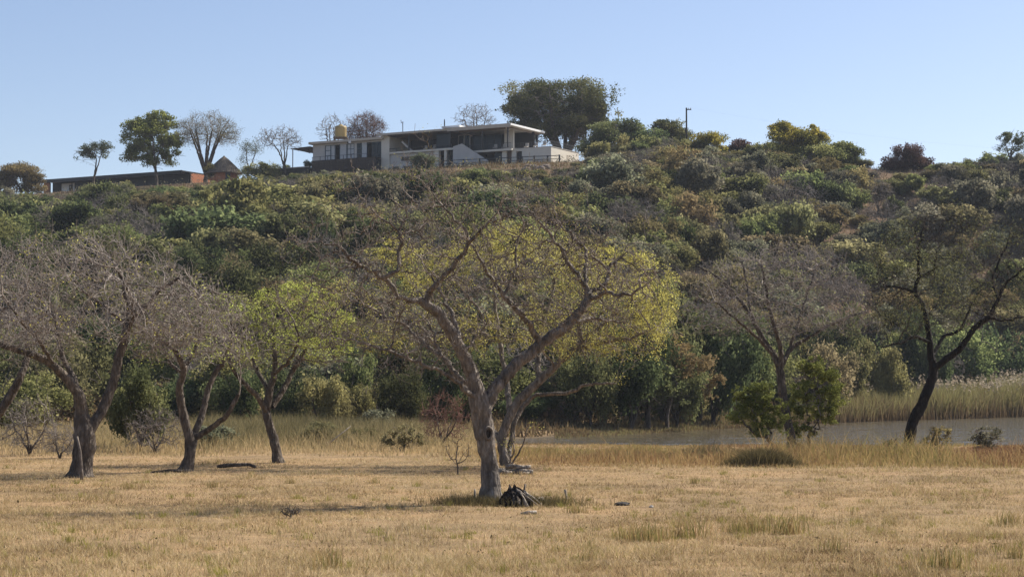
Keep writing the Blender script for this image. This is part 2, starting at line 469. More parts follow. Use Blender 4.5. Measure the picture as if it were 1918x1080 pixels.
# ------------------------------------------------------------------ branching skeletons
class Skel:
    def __init__(s):
        s.p = []; s.par = []; s.r = []; s.hand = []
    def poly(s, pts, step=.12, jit=.02, root=False, rng=RNG):
        """pts: list of (x,y,z,r); smooth curve hung on the nearest existing node"""
        P = np.array(pts, float)
        Q = []
        n = len(P)
        for i in range(n - 1):
            p0 = P[max(i - 1, 0)]; p1 = P[i]; p2 = P[i + 1]; p3 = P[min(i + 2, n - 1)]
            k = max(1, int(np.linalg.norm(p2[:3] - p1[:3]) / step))
            for t in np.arange(k) / k:
                q = .5 * (2 * p1 + (p2 - p0) * t + (2 * p0 - 5 * p1 + 4 * p2 - p3) * t * t + (3 * p1 - p0 - 3 * p2 + p3) * t ** 3)
                q[3] = p1[3] + (p2[3] - p1[3]) * t
                Q.append(q)
        Q.append(P[-1])
        if len(s.p) == 0 or root:
            prev = -1
        else:
            d = np.linalg.norm(np.array(s.p) - Q[0][:3], axis=1)
            prev = int(np.argmin(d))
            Q = Q[1:]
        for i, q in enumerate(Q):
            j = rng.normal(size=3) * jit * min(1.0, .07 / max(q[3], 1e-3)) if 0 < i < len(Q) - 1 else 0
            s.p.append(q[:3] + j); s.par.append(prev); s.r.append(q[3]); s.hand.append(True)
            prev = len(s.p) - 1
        return s
    def colonize(s, A, step, infl, kill, iters=80, up=.05, jit=.15, rng=RNG, maxch=3):
        P = np.array(s.p); par = list(s.par)
        ch = np.zeros(len(P), int)
        for q in par:
            if q >= 0: ch[q] += 1
        A = np.array(A)
        nd = np.full(len(A), 1e9); ni = np.zeros(len(A), int)
        def upd(start):
            nonlocal nd, ni
            Q = P[start:]
            for b in range(0, len(Q), 400):
                D = np.linalg.norm(A[:, None, :] - Q[None, b:b + 400], axis=2)
                j = D.argmin(1); d = D[np.arange(len(A)), j]
                m = d < nd
                nd[m] = d[m]; ni[m] = start + b + j[m]
        upd(0)
        for it in range(iters):
            act = nd < infl
            if not act.any(): break
            idx = ni[act]
            dirs = unit(A[act] - P[idx])
            acc = np.zeros_like(P); np.add.at(acc, idx, dirs)
            use = np.unique(idx)
            use = use[ch[use] < maxch]
            if len(use) == 0: break
            d = unit(unit(acc[use]) + rng.normal(size=(len(use), 3)) * jit + np.array([0, 0, up]))
            new = P[use] + d * step
            st = len(P)
            P = np.vstack([P, new]); par += list(use); ch[use] += 1
            ch = np.concatenate([ch, np.zeros(len(use), int)])
            upd(st)
            keep = nd > kill
            A = A[keep]; nd = nd[keep]; ni = ni[keep]
            if len(A) == 0: break
        k = len(P) - len(s.p)
        s.p = list(P); s.par = par; s.r += [0.0] * k; s.hand += [False] * k
        return s
    def radii(s, tip=.008, e=2.2):
        n = len(s.p)
        acc = np.zeros(n); r = np.zeros(n)
        for i in range(n - 1, -1, -1):
            r[i] = max(acc[i] ** (1 / e), tip)
            if s.hand[i] and s.r[i] > 0: r[i] = max(s.r[i], tip)
            if s.par[i] >= 0: acc[s.par[i]] += min(r[i], .5) ** e
        for i in range(n):
            q = s.par[i]
            if q >= 0 and not s.hand[i]:
                r[i] = min(r[i], r[q] * .95)
        s.r = list(r)
        return s
    def spurs(s, prob, length, thin=.03, tip=.006, rng=RNG, up=.3, segs=2, spread=1.0):
        P = np.array(s.p); r = np.array(s.r); par = np.array(s.par)
        ok = np.nonzero((r < thin) & (par >= 0))[0]
        cnt = rng.poisson(prob, len(ok))
        src = np.repeat(ok, cnt)
        d0 = unit(P[src] - P[par[src]])
        d = unit(d0 + rng.normal(size=d0.shape) * spread + np.array([0, 0, up]))
        L = length * rng.uniform(.5, 1.4, len(src))
        prev = src; cur = P[src]
        for k in range(segs):
            d = unit(d + rng.normal(size=d.shape) * .35)
            cur = cur + d * (L / segs)[:, None]
            st = len(s.p)
            s.p += list(cur); s.par += list(prev); s.r += [tip] * len(src); s.hand += [False] * len(src)
            prev = np.arange(st, st + len(src))
        return s
    def arrays(s):
        return np.array(s.p), np.array(s.par), np.array(s.r)
def tube_geo(P, par, r, sel, sides, gnarl=0.0):
    """prisms for the edges (par[i] -> i) in sel"""
    n = len(P)
    best = np.full(n, -1); bestr = np.zeros(n)
    idx = np.nonzero(par >= 0)[0]
    order = idx[np.argsort(r[idx])]
    best[par[order]] = order            # thickest child wins
    d = np.zeros((n, 3)); d[idx] = unit(P[idx] - P[par[idx]])
    nd = d.copy()
    hasb = best >= 0
    nd[hasb] = unit(d[hasb] + d[best[hasb]])
    ref = np.array([.83, .42, .36])
    def ring(c, dr, rad, seed_idx):
        a = unit(np.cross(dr, ref)); b = np.cross(dr, a)
        t = np.arange(sides) * 2 * np.pi / sides
        rr = rad[:, None] * np.ones(sides)
        if gnarl:
            rr = rr * (1 + gnarl * np.sin(3 * t[None] + c[:, 2:3] * 2.3) * .5 + gnarl * (vnoise(c[:, 2:3] * 5 + t[None] * 0, t[None] * 1.6 + c[:, :1] * 3, 4) - .5) * 2)
        return c[:, None, :] + rr[:, :, None] * (a[:, None] * np.cos(t)[None, :, None] + b[:, None] * np.sin(t)[None, :, None])
    e = sel[par[sel] >= 0]
    q = par[e]
    main = best[q] == e
    rs = np.where(main, r[q], np.minimum(r[q] * .95, r[e] * 1.25))
    ds = np.where(main[:, None], nd[q], d[e])
    A = ring(P[q], ds, rs, q); B = ring(P[e], nd[e], r[e], e)
    V = np.concatenate([A, B], 1).reshape(-1, 3)
    k = np.arange(sides); k2 = (k + 1) % sides
    quad = np.stack([k, k2, k2 + sides, k + sides], 1)
    Fq = (np.arange(len(e))[:, None, None] * 2 * sides + quad[None]).reshape(-1, 4)
    return V, Fq
def skel_meshes(name, sk, bark, twig, thr=.03, sides=10, tsides=3, gnarl=.12, origin=None):
    P, par, r = sk.arrays()
    if origin is not None: P = P - np.asarray(origin)
    big = np.nonzero(r >= thr)[0]; small = np.nonzero(r < thr)[0]
    out = []
    V, Fq = tube_geo(P, par, r, big, sides, gnarl)
    tr = mesh_np(name + '_trunk', V, Fq, bark, smooth=True)
    V, Fq = tube_geo(P, par, r, small, tsides)
    cr = mesh_np(name + '_twigs', V, Fq, twig, smooth=True)
    return tr, cr
def ellipsoid(n, c, rad, lo=0.0, hi=1.0, zmin=-1, rng=RNG, zpow=1.0):
    out = np.zeros((0, 3))
    while len(out) < n:
        v = unit(rng.normal(size=(n * 2, 3)))
        k = rng.uniform(lo ** 3, hi ** 3, (n * 2, 1)) ** (1 / 3)
        v = v * k
        v = v[v[:, 2] > zmin]
        out = np.vstack([out, v])
    return out[:n] * np.asarray(rad) + np.asarray(c)
def leaves_on(sk, thin, prob, k, spread, size, keep=None, rng=RNG, origin=None, upn=.8):
    P, par, r = sk.arrays()
    ok = np.nonzero(r < thin)[0]
    if keep is not None:
        ok = ok[keep(P[ok])]
    ok = ok[rng.random(len(ok)) < prob]
    clump = rng.random(len(ok))
    C = np.repeat(P[ok], k, 0) + rng.normal(size=(len(ok) * k, 3)) * spread
    v = np.clip(np.repeat(clump, k) * .6 + rng.random(len(C)) * .4, 0, 1)
    if origin is not None: C = C - np.asarray(origin)
    N = unit(rng.normal(size=C.shape) + np.array([0, 0, upn]))
    V, Fq = leaf_geo(C, N, size * rng.uniform(.6, 1.3, len(C)), .6, rng)
    return V, Fq, np.repeat(v, 4)

# ------------------------------------------------------------------ ground and lake
gx = np.unique(np.concatenate([np.linspace(-900, -160, 20), np.linspace(-160, -60, 40), np.linspace(-60, 70, 120), np.linspace(70, 170, 40), np.linspace(170, 900, 20)]))
gy = np.unique(np.concatenate([np.linspace(-300, -10, 14), np.linspace(-10, 20, 16), np.linspace(20, 110, 130), np.linspace(110, 345, 130), np.linspace(345, 600, 24), np.linspace(600, 1500, 12)]))
XX, YY = np.meshgrid(gx, gy)
ZZ = ground(XX, YY)
V = np.stack([XX, YY, ZZ], 2).reshape(-1, 3)
nx, ny = len(gx), len(gy)
ii = (np.arange(ny - 1)[:, None] * nx + np.arange(nx - 1)[None]).ravel()
Fg = np.stack([ii, ii + 1, ii + nx + 1, ii + nx], 1)
tag(link('ground', mesh_np('ground', V, Fg, M_GROUND, smooth=True)), 'dry grassland running down to the lake and up the bushy hill', 'ground', kind='structure')
lx = np.concatenate([np.linspace(-8, 60, 60), np.linspace(62, 400, 40)])
near = np.interp(lx, LX, LNY) - 7; farr = np.interp(lx, LX, LFY) + 7
V = np.vstack([np.stack([lx, near, np.full_like(lx, WATER_Z)], 1), np.stack([lx, farr, np.full_like(lx, WATER_Z)], 1)])
n = len(lx); i = np.arange(n - 1)
tag(link('lake_water', mesh_np('lake_water', V, np.stack([i, i + 1, i + n + 1, i + n], 1), M_WATER)), 'brown rippled lake water behind the grassy bank', 'water', kind='structure')

# thin dry-season haze in the air
hm, hnt, hout = newmat('haze_air')
hv = node(hnt, 'ShaderNodeVolumePrincipled')
hv.inputs['Color'].default_value = (.80, .88, 1.0, 1)
hv.inputs['Density'].default_value = 0.00014
hnt.links.new(hv.outputs[0], hout.inputs['Volume'])
hz_o = MB().box(-905, 905, -305, 1505, -3.0, 58.0).build('haze', hm)
tag(hz_o, 'thin pale haze in the air over the valley', 'haze', kind='stuff')
S.cycles.volume_bounces = 0

# ------------------------------------------------------------------ the house on the ridge
HA = R(29)
HU = np.array([math.cos(HA), -math.sin(HA), 0]); HV = np.array([math.sin(HA), math.cos(HA), 0])
HO = np.array([-32.68, 312.09, 36.0])
house = thing('hilltop_house', 'long white flat-roofed house with open verandas on top of the hill', 'house', HO, -HA)
def hb(name, mat, *boxes, parent=None, polys=()):
    m = MB()
    for b in boxes: m.box(*b)
    for pl, y0, y1 in polys: m.prism_xz(pl, y0, y1)
    return m.build(name, mat, parent or house)
FL = 2.62   # upper floor above the lower ground
# left wing: wall with openings
hb('wall', M_WALL, (0, 2.35, 0, .25, .6, 5.5), (2.35, 13.5, 0, .25, 5.25, 5.5), (8.15, 8.6, 0, .25, FL + .05, 5.25), (2.35, 13.5, .02, .23, 1.2, FL + .05),
   (0, .25, .25, 8, .6, 5.5), (0, 14.2, 7.75, 8, .6, 5.5))
hb('floor', M_CONC, (0.25, 13.5, .25, 7.75, FL - .15, FL))
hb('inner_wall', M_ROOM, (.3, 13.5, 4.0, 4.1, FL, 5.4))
rf = hb('roof', M_ROOF, (-.35, 14.0, -.75, 8.4, 5.62, 5.86))
hb('fascia', M_FASC, (-.36, 14.0, -.80, -.752, 5.52, 5.88), parent=rf)
hb('soffit', M_FASC, (-.33, 14.0, -.74, 8.3, 5.5, 5.618), parent=rf)
# windows and sliding doors of the left wing
def window(u0, u1, z0, z1, nx_, nz_, y=.05, mat=M_GLASS, frame=M_TEAL, fw=.09):
    fr = MB()
    fr.box(u0, u1, y, y + .1, z0, z0 + fw).box(u0, u1, y, y + .1, z1 - fw, z1)
    for k in range(nx_ + 1):
        x = u0 + (u1 - u0 - fw) * k / nx_
        fr.box(x, x + fw, y + .002, y + .098, z0 + fw, z1 - fw)
    for k in range(1, nz_):
        z = z0 + (z1 - z0) * k / nz_
        fr.box(u0 + fw, u1 - fw, y + .004, y + .096, z - fw / 2, z + fw / 2)
    w = fr.build('window_frame', frame, house)
    for i_ in range(nx_):
        for k in range(nz_):
            hb('pane', mat, (u0 + (u1 - u0) * i_ / nx_ + .03, u0 + (u1 - u0) * (i_ + 1) / nx_ - .03, y + .04, y + .06, z0 + (z1 - z0) * k / nz_ + .02, z0 + (z1 - z0) * (k + 1) / nz_ - .02), parent=w)
    return w
Z0, Z1 = FL + .06, 5.24
window(2.4, 3.5, Z0, Z1, 1, 3, mat=M_CURT)
window(3.5, 4.35, Z0, Z1, 1, 1, mat=M_CURT)
hb('sliding_door', M_CURT, (5.3, 6.6, .1, .16, Z0, Z1)); hb('door_frame', M_TEAL, (4.34, 4.42, .06, .2, Z0, Z1), (5.22, 5.3, .06, .2, Z0, Z1), (6.55, 6.63, .06, .22, Z0, Z1))
window(6.7, 8.1, Z0, Z1, 2, 3, mat=M_CURT)
window(8.62, 9.5, Z0, Z1, 1, 3)
hb('sliding_door', M_CURT, (9.55, 10.5, .1, .16, Z0, Z1))
hb('door_frame', M_TEAL, (10.5, 10.58, .06, .2, Z0, Z1), (11.5, 11.58, .06, .2, Z0, Z1))
window(11.6, 13.45, Z0, Z1, 2, 1, frame=M_DARK)
hb('wall_lamp', M_DARK, (6.9, 7.25, -.25, 0, 5.3, 5.48)); hb('gutter_box', M_ROOF, (7.6, 8.05, -.9, -.81, 5.2, 5.6))
# timber deck of the left wing: each slat of its skirt is a piece
deck = hb('deck', M_TIMBER, (1.1, 13.48, -1.9, -.01, FL - .22, FL - .02))
slat = MB().box(-.13, .13, -.03, .03, -1.5, 0).mesh('deck_slat', M_TIMBER)
for k in range(40):
    link('deck_slat', slat, deck, (1.3 + k * .31, -1.85 + .012 * (k % 3), FL - .225), 0, (1, 1, 1 + .02 * (k % 4)))
for k in range(9):
    x = 1.15 + k * 1.52
    hb('deck_post', M_DARK, (x, x + .07, -1.88, -1.81, FL - .02, FL + .55))
hb('deck_rail', M_DARK, (1.1, 13.4, -1.88, -1.81, FL + .55, FL + .6))
# pier and middle veranda
hb('pier', M_WALLB, (13.5, 15.05, -.25, 8, .2, 6.05))
mid = hb('veranda_roof', M_ROOF, (13.2, 26.6, -1.2, 8.5, 6.1, 6.32))
hb('fascia', M_FASC, (13.2, 26.6, -1.25, -1.202, 6.0, 6.34), parent=mid)
hb('roof_cap', M_ROOF, (25.6, 28.9, -1.6, 8.5, 6.4, 6.66), parent=mid)
bm_ = MB()
for k in range(28):
    x = 15.2 + k * .4
    bm_.box(x, x + .1, -1.1, 6, 5.86, 6.09)
bm_.build('roof_joists', M_SOFFIT, house)
hb('veranda_floor', M_TIMBER, (15.05, 28.4, -.3, 7.7, FL + .45, FL + .72)); hb('slab_edge', M_WALLB, (15.05, 28.4, -.45, -.302, FL + .42, FL + .74))  # dark floor colour helps paint the shade inside the veranda
hb('lower_wall', M_WALL, (15.05, 23.3, 0, .3, 0, FL + .42), (23.3, 28.5, 4, 4.3, 0, FL + .45))
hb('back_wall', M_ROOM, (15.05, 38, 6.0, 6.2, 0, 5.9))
for x in (18.6, 22.4, 26.3):
    hb('veranda_post', M_DARK, (x, x + .18, -.28, -.1, FL + .74, 6.05))
hb('braai_flue', M_WALL, polys=[([(16.6, 5.0), (16.85, 5.2), (18.7, 3.6), (18.45, 3.36)], .8, 1.1)])
vr = MB().box(15.05, 26.4, -.3, -.22, FL + 1.25, FL + 1.31)
for k in range(10):
    vr.box(15.1 + k * 1.22, 15.15 + k * 1.22, -.29, -.23, FL + .74, FL + 1.25)
vr.build('veranda_rail', M_DARK, house)
for x, w_ in ((17.2, 1.9), (19.6, 1.4)):
    window(x, x + w_, FL - .75, FL - .15, 2, 1, y=-.12, frame=M_DARK)
for x, w_ in ((15.6, 1.1), (17.7, 1.2)):
    window(x, x + w_, .35, 1.0, 1, 1, y=-.12, frame=M_DARK)
for x in (20.5, 22.1, 24.2, 25.0):
    m = MB().box(x, x + .5, 1.2, 1.7, FL + 1.1, FL + 1.18).box(x, x + .5, 1.66, 1.72, FL + 1.18, FL + 1.7)
    for a in (.02, .42):
        for b in (1.22, 1.62): m.box(x + a, x + a + .05, b, b + .05, FL + .72, FL + 1.1)
    m.build('veranda_chair', M_CHAIR, house)
# glass corner and columns under the slab
hb('glass_screen', M_GLASS, (23.4, 25.9, .5, .56, FL + .72, 5.85))
hb('column', M_WALLB, (23.5, 24.3, -.3, .4, 0, FL + .42)); hb('column', M_WALLB, (25.3, 25.75, -.3, .2, 0, FL + .42))
window(26.0, 28.3, .1, FL + .3, 3, 1, y=.6, frame=M_DARK)
window(26.2, 28.4, FL + .8, 5.7, 2, 1, y=2.5, frame=M_WALL)
# stair with sloping parapet
hb('stair_wall', M_WALL, polys=[([(27.7, .3), (33.95, .2), (33.9, .85), (29.3, 3.72), (27.7, 3.35)], -1.6, -1.35)])
st = MB()
for k in range(14):
    st.box(29.2 + k * .33, 29.2 + k * .33 + .332, -1.34, .1, .2, 3.2 - k * .215)
st.build('stair', M_CONC, house)
# right pavilion: roof, terrace slab, rooms
pr = hb('pavilion_roof', M_ROOF, (27.0, 38.3, -2.2, 9.0, 6.02, 6.26))
hb('fascia', M_FASC, (27.0, 38.3, -2.25, -2.202, 5.7, 6.24), parent=pr)
hb('verge', M_WHITE, (38.302, 38.36, -2.2, 9.0, 5.98, 6.28), parent=pr)
hb('beam', M_SOFFIT, (28.5, 36.8, -1.2, -1.0, 5.55, 6.0), (37.4, 37.6, -1.8, 8.5, 5.68, 6.0), parent=pr)
hb('soffit', M_CONC, (27.1, 38.2, -2.1, 8.9, 5.93, 6.015), parent=pr)
for x, y in ((32.6, -1.2), (37.45, -1.75), (37.45, 7.8)):
    hb('column', M_DARK, (x, x + .2, y, y + .2, FL, 5.66))
hb('inner_pier', M_WALL, (34.6, 36.2, 2.5, 2.9, FL, 5.9))
hb('terrace_slab', M_WALLB, (28.5, 37.6, -.6, 8, FL - .32, FL))
window(28.6, 33.8, FL + .02, 5.5, 4, 1, y=3.0, frame=M_DARK)
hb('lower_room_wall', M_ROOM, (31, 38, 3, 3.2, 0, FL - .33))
hb('pier', M_WALLB, (35.6, 36.4, 0, .3, 0, FL - .33)); hb('door', M_DOOR, (36.45, 37.3, .3, .4, 0, FL - .35)); hb('wall', M_WALLB, (37.3, 38.1, 0, .3, -.3, FL + .02))
hb('lower_glass', M_GLASS, (33.8, 35.6, .8, .86, 0, FL - .33))
# end block with roof terrace
eb = hb('end_block', M_WALLB, (39.1, 44.2, 0, 9.3, -.8, FL - .1), (38.1, 39.1, .5, 9.3, -.8, FL - .1), (38.1, 39.1, 0, .5, 2.15, FL - .1))
hb('door', M_DARK, (38.15, 39.05, .35, .45, -.3, 2.15))
hb('window', M_FASC, (44.17, 44.23, 5.2, 6.0, .6, 1.8), parent=eb)
hb('parapet_cap', M_WALL, (38.05, 44.26, -.06, .3, FL - .098, FL - .02), (43.9, 44.26, .3, 9.36, FL - .098, FL - .02), parent=eb)
tr = MB()
tr.box(43.95, 44.0, .05, 9.2, FL + .82, FL + .88).box(43.95, 44.0, .05, 9.2, FL + .4, FL + .44)
for k in range(26): tr.box(43.96, 43.99, .1 + k * .36, .13 + k * .36, FL - .02, FL + .82)
tr.box(37.8, 43.95, .1, .15, FL + .82, FL + .88)
for k in range(22): tr.box(37.9 + k * .28, 37.93 + k * .28, .11, .14, FL - .02, FL + .82)
tr.build('terrace_rail', M_DARK, house)
br = MB().box(29, 37.5, -.55, -.49, FL + .85, FL + .91)
for k in range(30): br.box(29 + k * .29, 29.03 + k * .29, -.54, -.5, FL, FL + .85)
br.build('balcony_rail', M_DARK, house)
for x, y, in ((33.6, .5), (35.0, .9), (38.6, 1.6), (40.3, 1.4), (41.9, 1.2)):
    m = MB().box(x, x + .55, y, y + .55, FL + .4, FL + .48).box(x, x + .55, y + .5, y + .56, FL + .48, FL + 1.0)
    for a in (.02, .46):
        for b in (.02, .46): m.box(x + a, x + a + .05, y + b, y + b + .05, FL, FL + .4)
    m.build('terrace_chair', M_CHAIR, house)
hb('plinth', M_CONC, (15, 34, -2.6, 0, -1.0, 0), (33.95, 38.1, -1.2, 0, -1.0, -.05))
hb('stone_base', M_STONE, (0, 13.5, -.4, 0, -2.5, FL - .3)); hb('stone_base', M_STONE, (13.52, 15.1, -.4, 8, -1.5, .25)); hb('stone_base', M_STONE, (38.05, 44.25, -.05, 9.35, -2.5, -.78))
hb('undercroft', M_STONE, (1.2, 13.4, -1.2, -.41, -2.5, FL - .4))
rw = thing('retaining_wall', 'dark stone retaining wall left of the deck under the carport', 'wall', HO, -HA)
MB().box(-9.5, -.02, -1.0, 8, -3, 1.75).build('wall_face', M_STONE, rw)
MB().box(-9.6, -.02, -1.1, -.9, 1.752, 1.9).build('coping', M_CONC, rw)
# antenna masts standing on the roof
for u, v, h, nm in ((16.9, .8, 2.0, 'thin antenna mast on the veranda roof'), (25.3, -.2, 1.7, 'short dark pipe on the roof next to the white roof cap')):
    p = HO + HU * u + HV * v + np.array([0, 0, 6.3])
    MB_ = MB().tube([(0, 0, -.05), (0, 0, h)], .07).box(-.25, .1, -.03, .03, h - .25, h - .2).tube([(-.22, 0, h - .22), (-.3, 0, h + .25)], .05)
    if u > 20: MB_ = MB().tube([(0, 0, -.05), (0, 0, h * .8), (0, 0, h)], [.1, .1, .06])
    tag(MB_.build('roof_mast', M_STONE, None, False, p), nm, 'mast')
# tank on its stand behind the left wing
p = at(638, 258, 324.0)
tank = thing('water_tank', 'ochre cylindrical water tank on a stand behind the left wing roof', 'water tank', (p[0], p[1], 37.6))
MB().lathe([(.2, 6.65), (1.0, 6.67), (1.03, 6.75), (.99, 7.1), (1.03, 7.2), (.99, 7.6), (1.03, 7.7), (.99, 8.1), (1.03, 8.2), (1.0, 8.5), (.9, 8.62), (.35, 8.75), (.3, 8.9)], 22).build('tank_body', M_TANK, tank, True)
MB().box(-1.2, 1.2, -1.2, 1.2, 6.53, 6.66).build('platform', M_WOOD, tank)
for a in (-1, 1):
    for b in (-1, 1): MB().box(a - .08, a + .08, b - .08, b + .08, -1.6, 6.53).build('leg', M_WOOD, tank)
# lean-to carport at the left end
car = thing('carport', 'dark lean-to roof on thin posts at the left end of the house', 'carport', HO, -HA)
m = MB().add([(-4.2, -.4, 5.0), (-.36, -.4, 5.15), (-.36, 6, 5.15), (-4.2, 6, 5.0), (-4.2, -.4, 5.1), (-.36, -.4, 5.25), (-.36, 6, 5.25), (-4.2, 6, 5.1)],
             [(0, 3, 2, 1), (4, 5, 6, 7), (0, 1, 5, 4), (1, 2, 6, 5), (2, 3, 7, 6), (3, 0, 4, 7)])
m.build('roof', M_TIMBER, car)
MB().prism_xz([(-3.4, 4.98), (-.38, 5.0), (-.38, 4.1)], -.3, -.2).build('shade_panel', M_TIMBER, car)
for x, y in ((-4.0, -.2), (-4.0, 5.8)): MB().box(x, x + .12, y, y + .12, 1.7, 5.0).build('post', M_WALL, car)
# front fence with rails along the terrace edge
fence = thing('rail_fence', 'low dark post and rail fence along the edge below the house', 'fence', HO, -HA)
def hz(u, v):
    q = HO + HU * u + HV * v
    return gz(q[0], q[1]) - 36.0
us = [24.2, 26.2, 28.2, 30.2, 33.1, 36.0, 38.6, 40.6, 42.7, 45.0, 47.0]
for u in us:
    MB().box(u, u + .2, -2.9, -2.7, hz(u, -2.8) - .3, hz(u, -2.8) + 1.05).build('post', M_DARK, fence)
for a, b in zip(us[:-1], us[1:]):
    za, zb = hz(a, -2.8), hz(b, -2.8)
    MB().tube([(a + .1, -2.8, za + .95), (b + .1, -2.8, zb + .95)], .06, 6).build('rail', M_DARK, fence)
    MB().tube([(a + .1, -2.8, za + .45), (b + .1, -2.8, zb + .45)], .05, 6).build('rail', M_DARK, fence)

# ------------------------------------------------------------------ brick lodge on the left and the thatched hut
BO = np.array([-55.8, 325.0, 35.9]) - HU * 31.2
lodge = thing('brick_lodge', 'long low brick building with a dark flat roof overhang left of the green tree', 'building', BO, -HA)
def lb(name, mat, *boxes, parent=None):
    m = MB()
    for b in boxes: m.box(*b)
    return m.build(name, mat, parent or lodge)
lb('front_wall_shaded', M_DARK, (0, 30.9, 1.4, 1.7, -1, 2.45))  # near-black colour puts the shade under the overhang into this wall
lb('wall', M_BRICK0, (0, .3, 1.7, 6.8, -1, 2.45), (30.9, 31.2, 1.7, 6.8, -1, 2.6), (0, 31.2, 6.8, 7.1, -1, 2.45))
lroof = lb('roof', M_DARK, (-1.0, 31.35, -1.1, 7.4, 2.62, 2.78))
lb('fascia', M_DARK, (-1.0, 31.35, -1.15, -1.102, 2.2, 2.82), parent=lroof)
lb('beam', M_TIMBER, (-.6, 31.2, -.3, -.1, 2.3, 2.62), parent=lroof)
lb('door_panel', M_WHITE, (2.2, 5.2, 1.32, 1.39, -.4, 2.2))
lb('door', M_DARK, (4.0, 4.8, 1.26, 1.315, -.4, 1.9)); lb('window', M_GLASS, (14.5, 16.6, 1.33, 1.39, .6, 1.9)); lb('curtain', M_WHITE, (15.6, 16.0, 1.27, 1.325, .6, 1.9))
lb('pillar', M_BRICK, (-.4, .7, -.5, .2, -1, 2.3)); lb('step', M_CONC, (26, 31.5, -1.8, 1.3, -1.0, -.3))
for k in range(6): lb('veranda_post', M_TIMBER, (6 + k * 4.1, 6.15 + k * 4.1, -.4, -.25, -1, 2.35))
# bricks of the sunlit end wall, big courses
bk = MB().box(-.02, .05, 0, .62, 0, .22).mesh('brick', M_BRICK)
endw = lb('end_wall', M_BRICK0, (31.2, 31.24, 1.4, 7.1, -1, 2.6))
for r_ in range(12):
    for c_ in range(8):
        y = 1.42 + c_ * .66 + (.33 if r_ % 2 else 0)
        if y + .62 < 7.1:
            link('brick', bk, endw, (31.24 + .008 * ((r_ * 7 + c_ * 3) % 4), y, -.42 + r_ * .25))
for r_ in range(12):
    link('brick', bk, lodge, (-.38 + .9, -.502, -.5 + r_ * .23), R(-90), (1, .9, 1))
hut = thing('thatched_hut', 'round brick hut with a cone of grey thatch', 'hut', (-48.0, 317.0, gz(-48.0, 317.0)))
hz0 = 36.0 - gz(-48.0, 317.0)
MB().lathe([(2.25, -1), (2.25, hz0 + 1.55)], 24).build('wall', M_BRICK, hut, True)
th = MB()
prof = [(3.0, hz0 + 1.28), (3.02, hz0 + 1.42), (2.3, hz0 + 2.2), (1.5, hz0 + 3.0), (.7, hz0 + 3.75), (.18, hz0 + 4.15), (.12, hz0 + 4.3)]
th.lathe(prof, 28).build('thatch_roof', M_THATCH, hut)
ts = []
for k in range(4):
    r0, z0 = prof[k + 1]
    n = 900
    a = RNG.uniform(0, 6.283, n); t = RNG.uniform(0, 1, n)
    r1, z1 = prof[k + 2]
    rr = (r0 + (r1 - r0) * t) + .03; zz = z0 + (z1 - z0) * t
    ts.append(np.stack([rr * np.cos(a), rr * np.sin(a), zz], 1))
Cc = np.vstack(ts)
out = unit(Cc * np.array([1, 1, 0])); dn = unit(out * .7 + np.array([0, 0, -.75])); sdv = np.cross(out, [0, 0, 1.0])
V = np.stack([Cc - sdv * .04, Cc + sdv * .04, Cc + dn * .4 + out * .05], 1).reshape(-1, 3)
link('thatch_straw', mesh_np('thatch_straw', V, np.arange(len(V)).reshape(-1, 3), G_THATCH, np.repeat(RNG.random(len(Cc)), 3)), hut)
MB().box(.6, 1.4, -2.35, -2.1, hz0 - .6, hz0 + 1.3).build('door', M_DARK, hut)

# power pole with its cross arm and wires
pb = at(1286, 275, 292); pz = gz(pb[0], pb[1])
pole = thing('power_pole', 'slim wooden power pole with an arm standing on the ridge', 'pole', (pb[0], pb[1], pz))
top = at(1286, 202, 292)[2] - pz
MB().tube([(0, 0, -.5), (0, 0, top)], [.17, .12], 8).build('post', M_STONE, pole)
MB().box(-.1, .75, -.05, .05, top - .35, top - .22).build('cross_arm', M_STONE, pole)
for x in (.3, .65): MB().lathe([(.05, top - .22), (.07, top - .1), (.03, top)], 8, (x, 0)).build('insulator', M_CONC, pole)
MB().box(-.25, -.12, -.1, .1, top * .6, top * .6 + .5).build('meter_box', M_STONE, pole)
w0 = np.array((pb[0] + .65, pb[1], pz + top - .02)); w1 = np.array((130.0, 330.0, 42.0))
pts = [w0 + (w1 - w0) * t - np.array([0, 0, 5.0 * 4 * t * (1 - t) * .5]) for t in np.linspace(0, 1, 24)]
tag(MB().tube([tuple(q) for q in pts], .0035, 4).build('power_line', M_STONE), 'thin power line running from the pole arm along the ridge', 'wire')

# ------------------------------------------------------------------ foreground trees
def limbs(sk, Y0, table, step=.12, jit=.015):
    """table rows: list of (px, py, depth offset, width px)"""
    for row in table:
        sk.poly([(*at(px, py, Y0 + dy), w * (.78 if w < 40 else .92) / 2 / ppm(Y0 + dy)) for px, py, dy, w in row], step, jit)
def finish_tree(name, label, cat_name, sk, base, bark, twig, leaf=None, leafmat=None, thr=.03, sides=12, gnarl=.12, group=None, tsides=3):
    t = thing(name, label, cat_name, base, group=group)
    tr, cr = skel_meshes(name, sk, bark, twig, thr, sides, tsides, gnarl, base)
    link('trunk', tr, t); link('crown', cr, t)
    if leaf is not None:
        V, Fq, v = leaf
        link('foliage', mesh_np(name + '_foliage', V - np.asarray(base) if len(V) else V, Fq, leafmat, v), t)
    return t

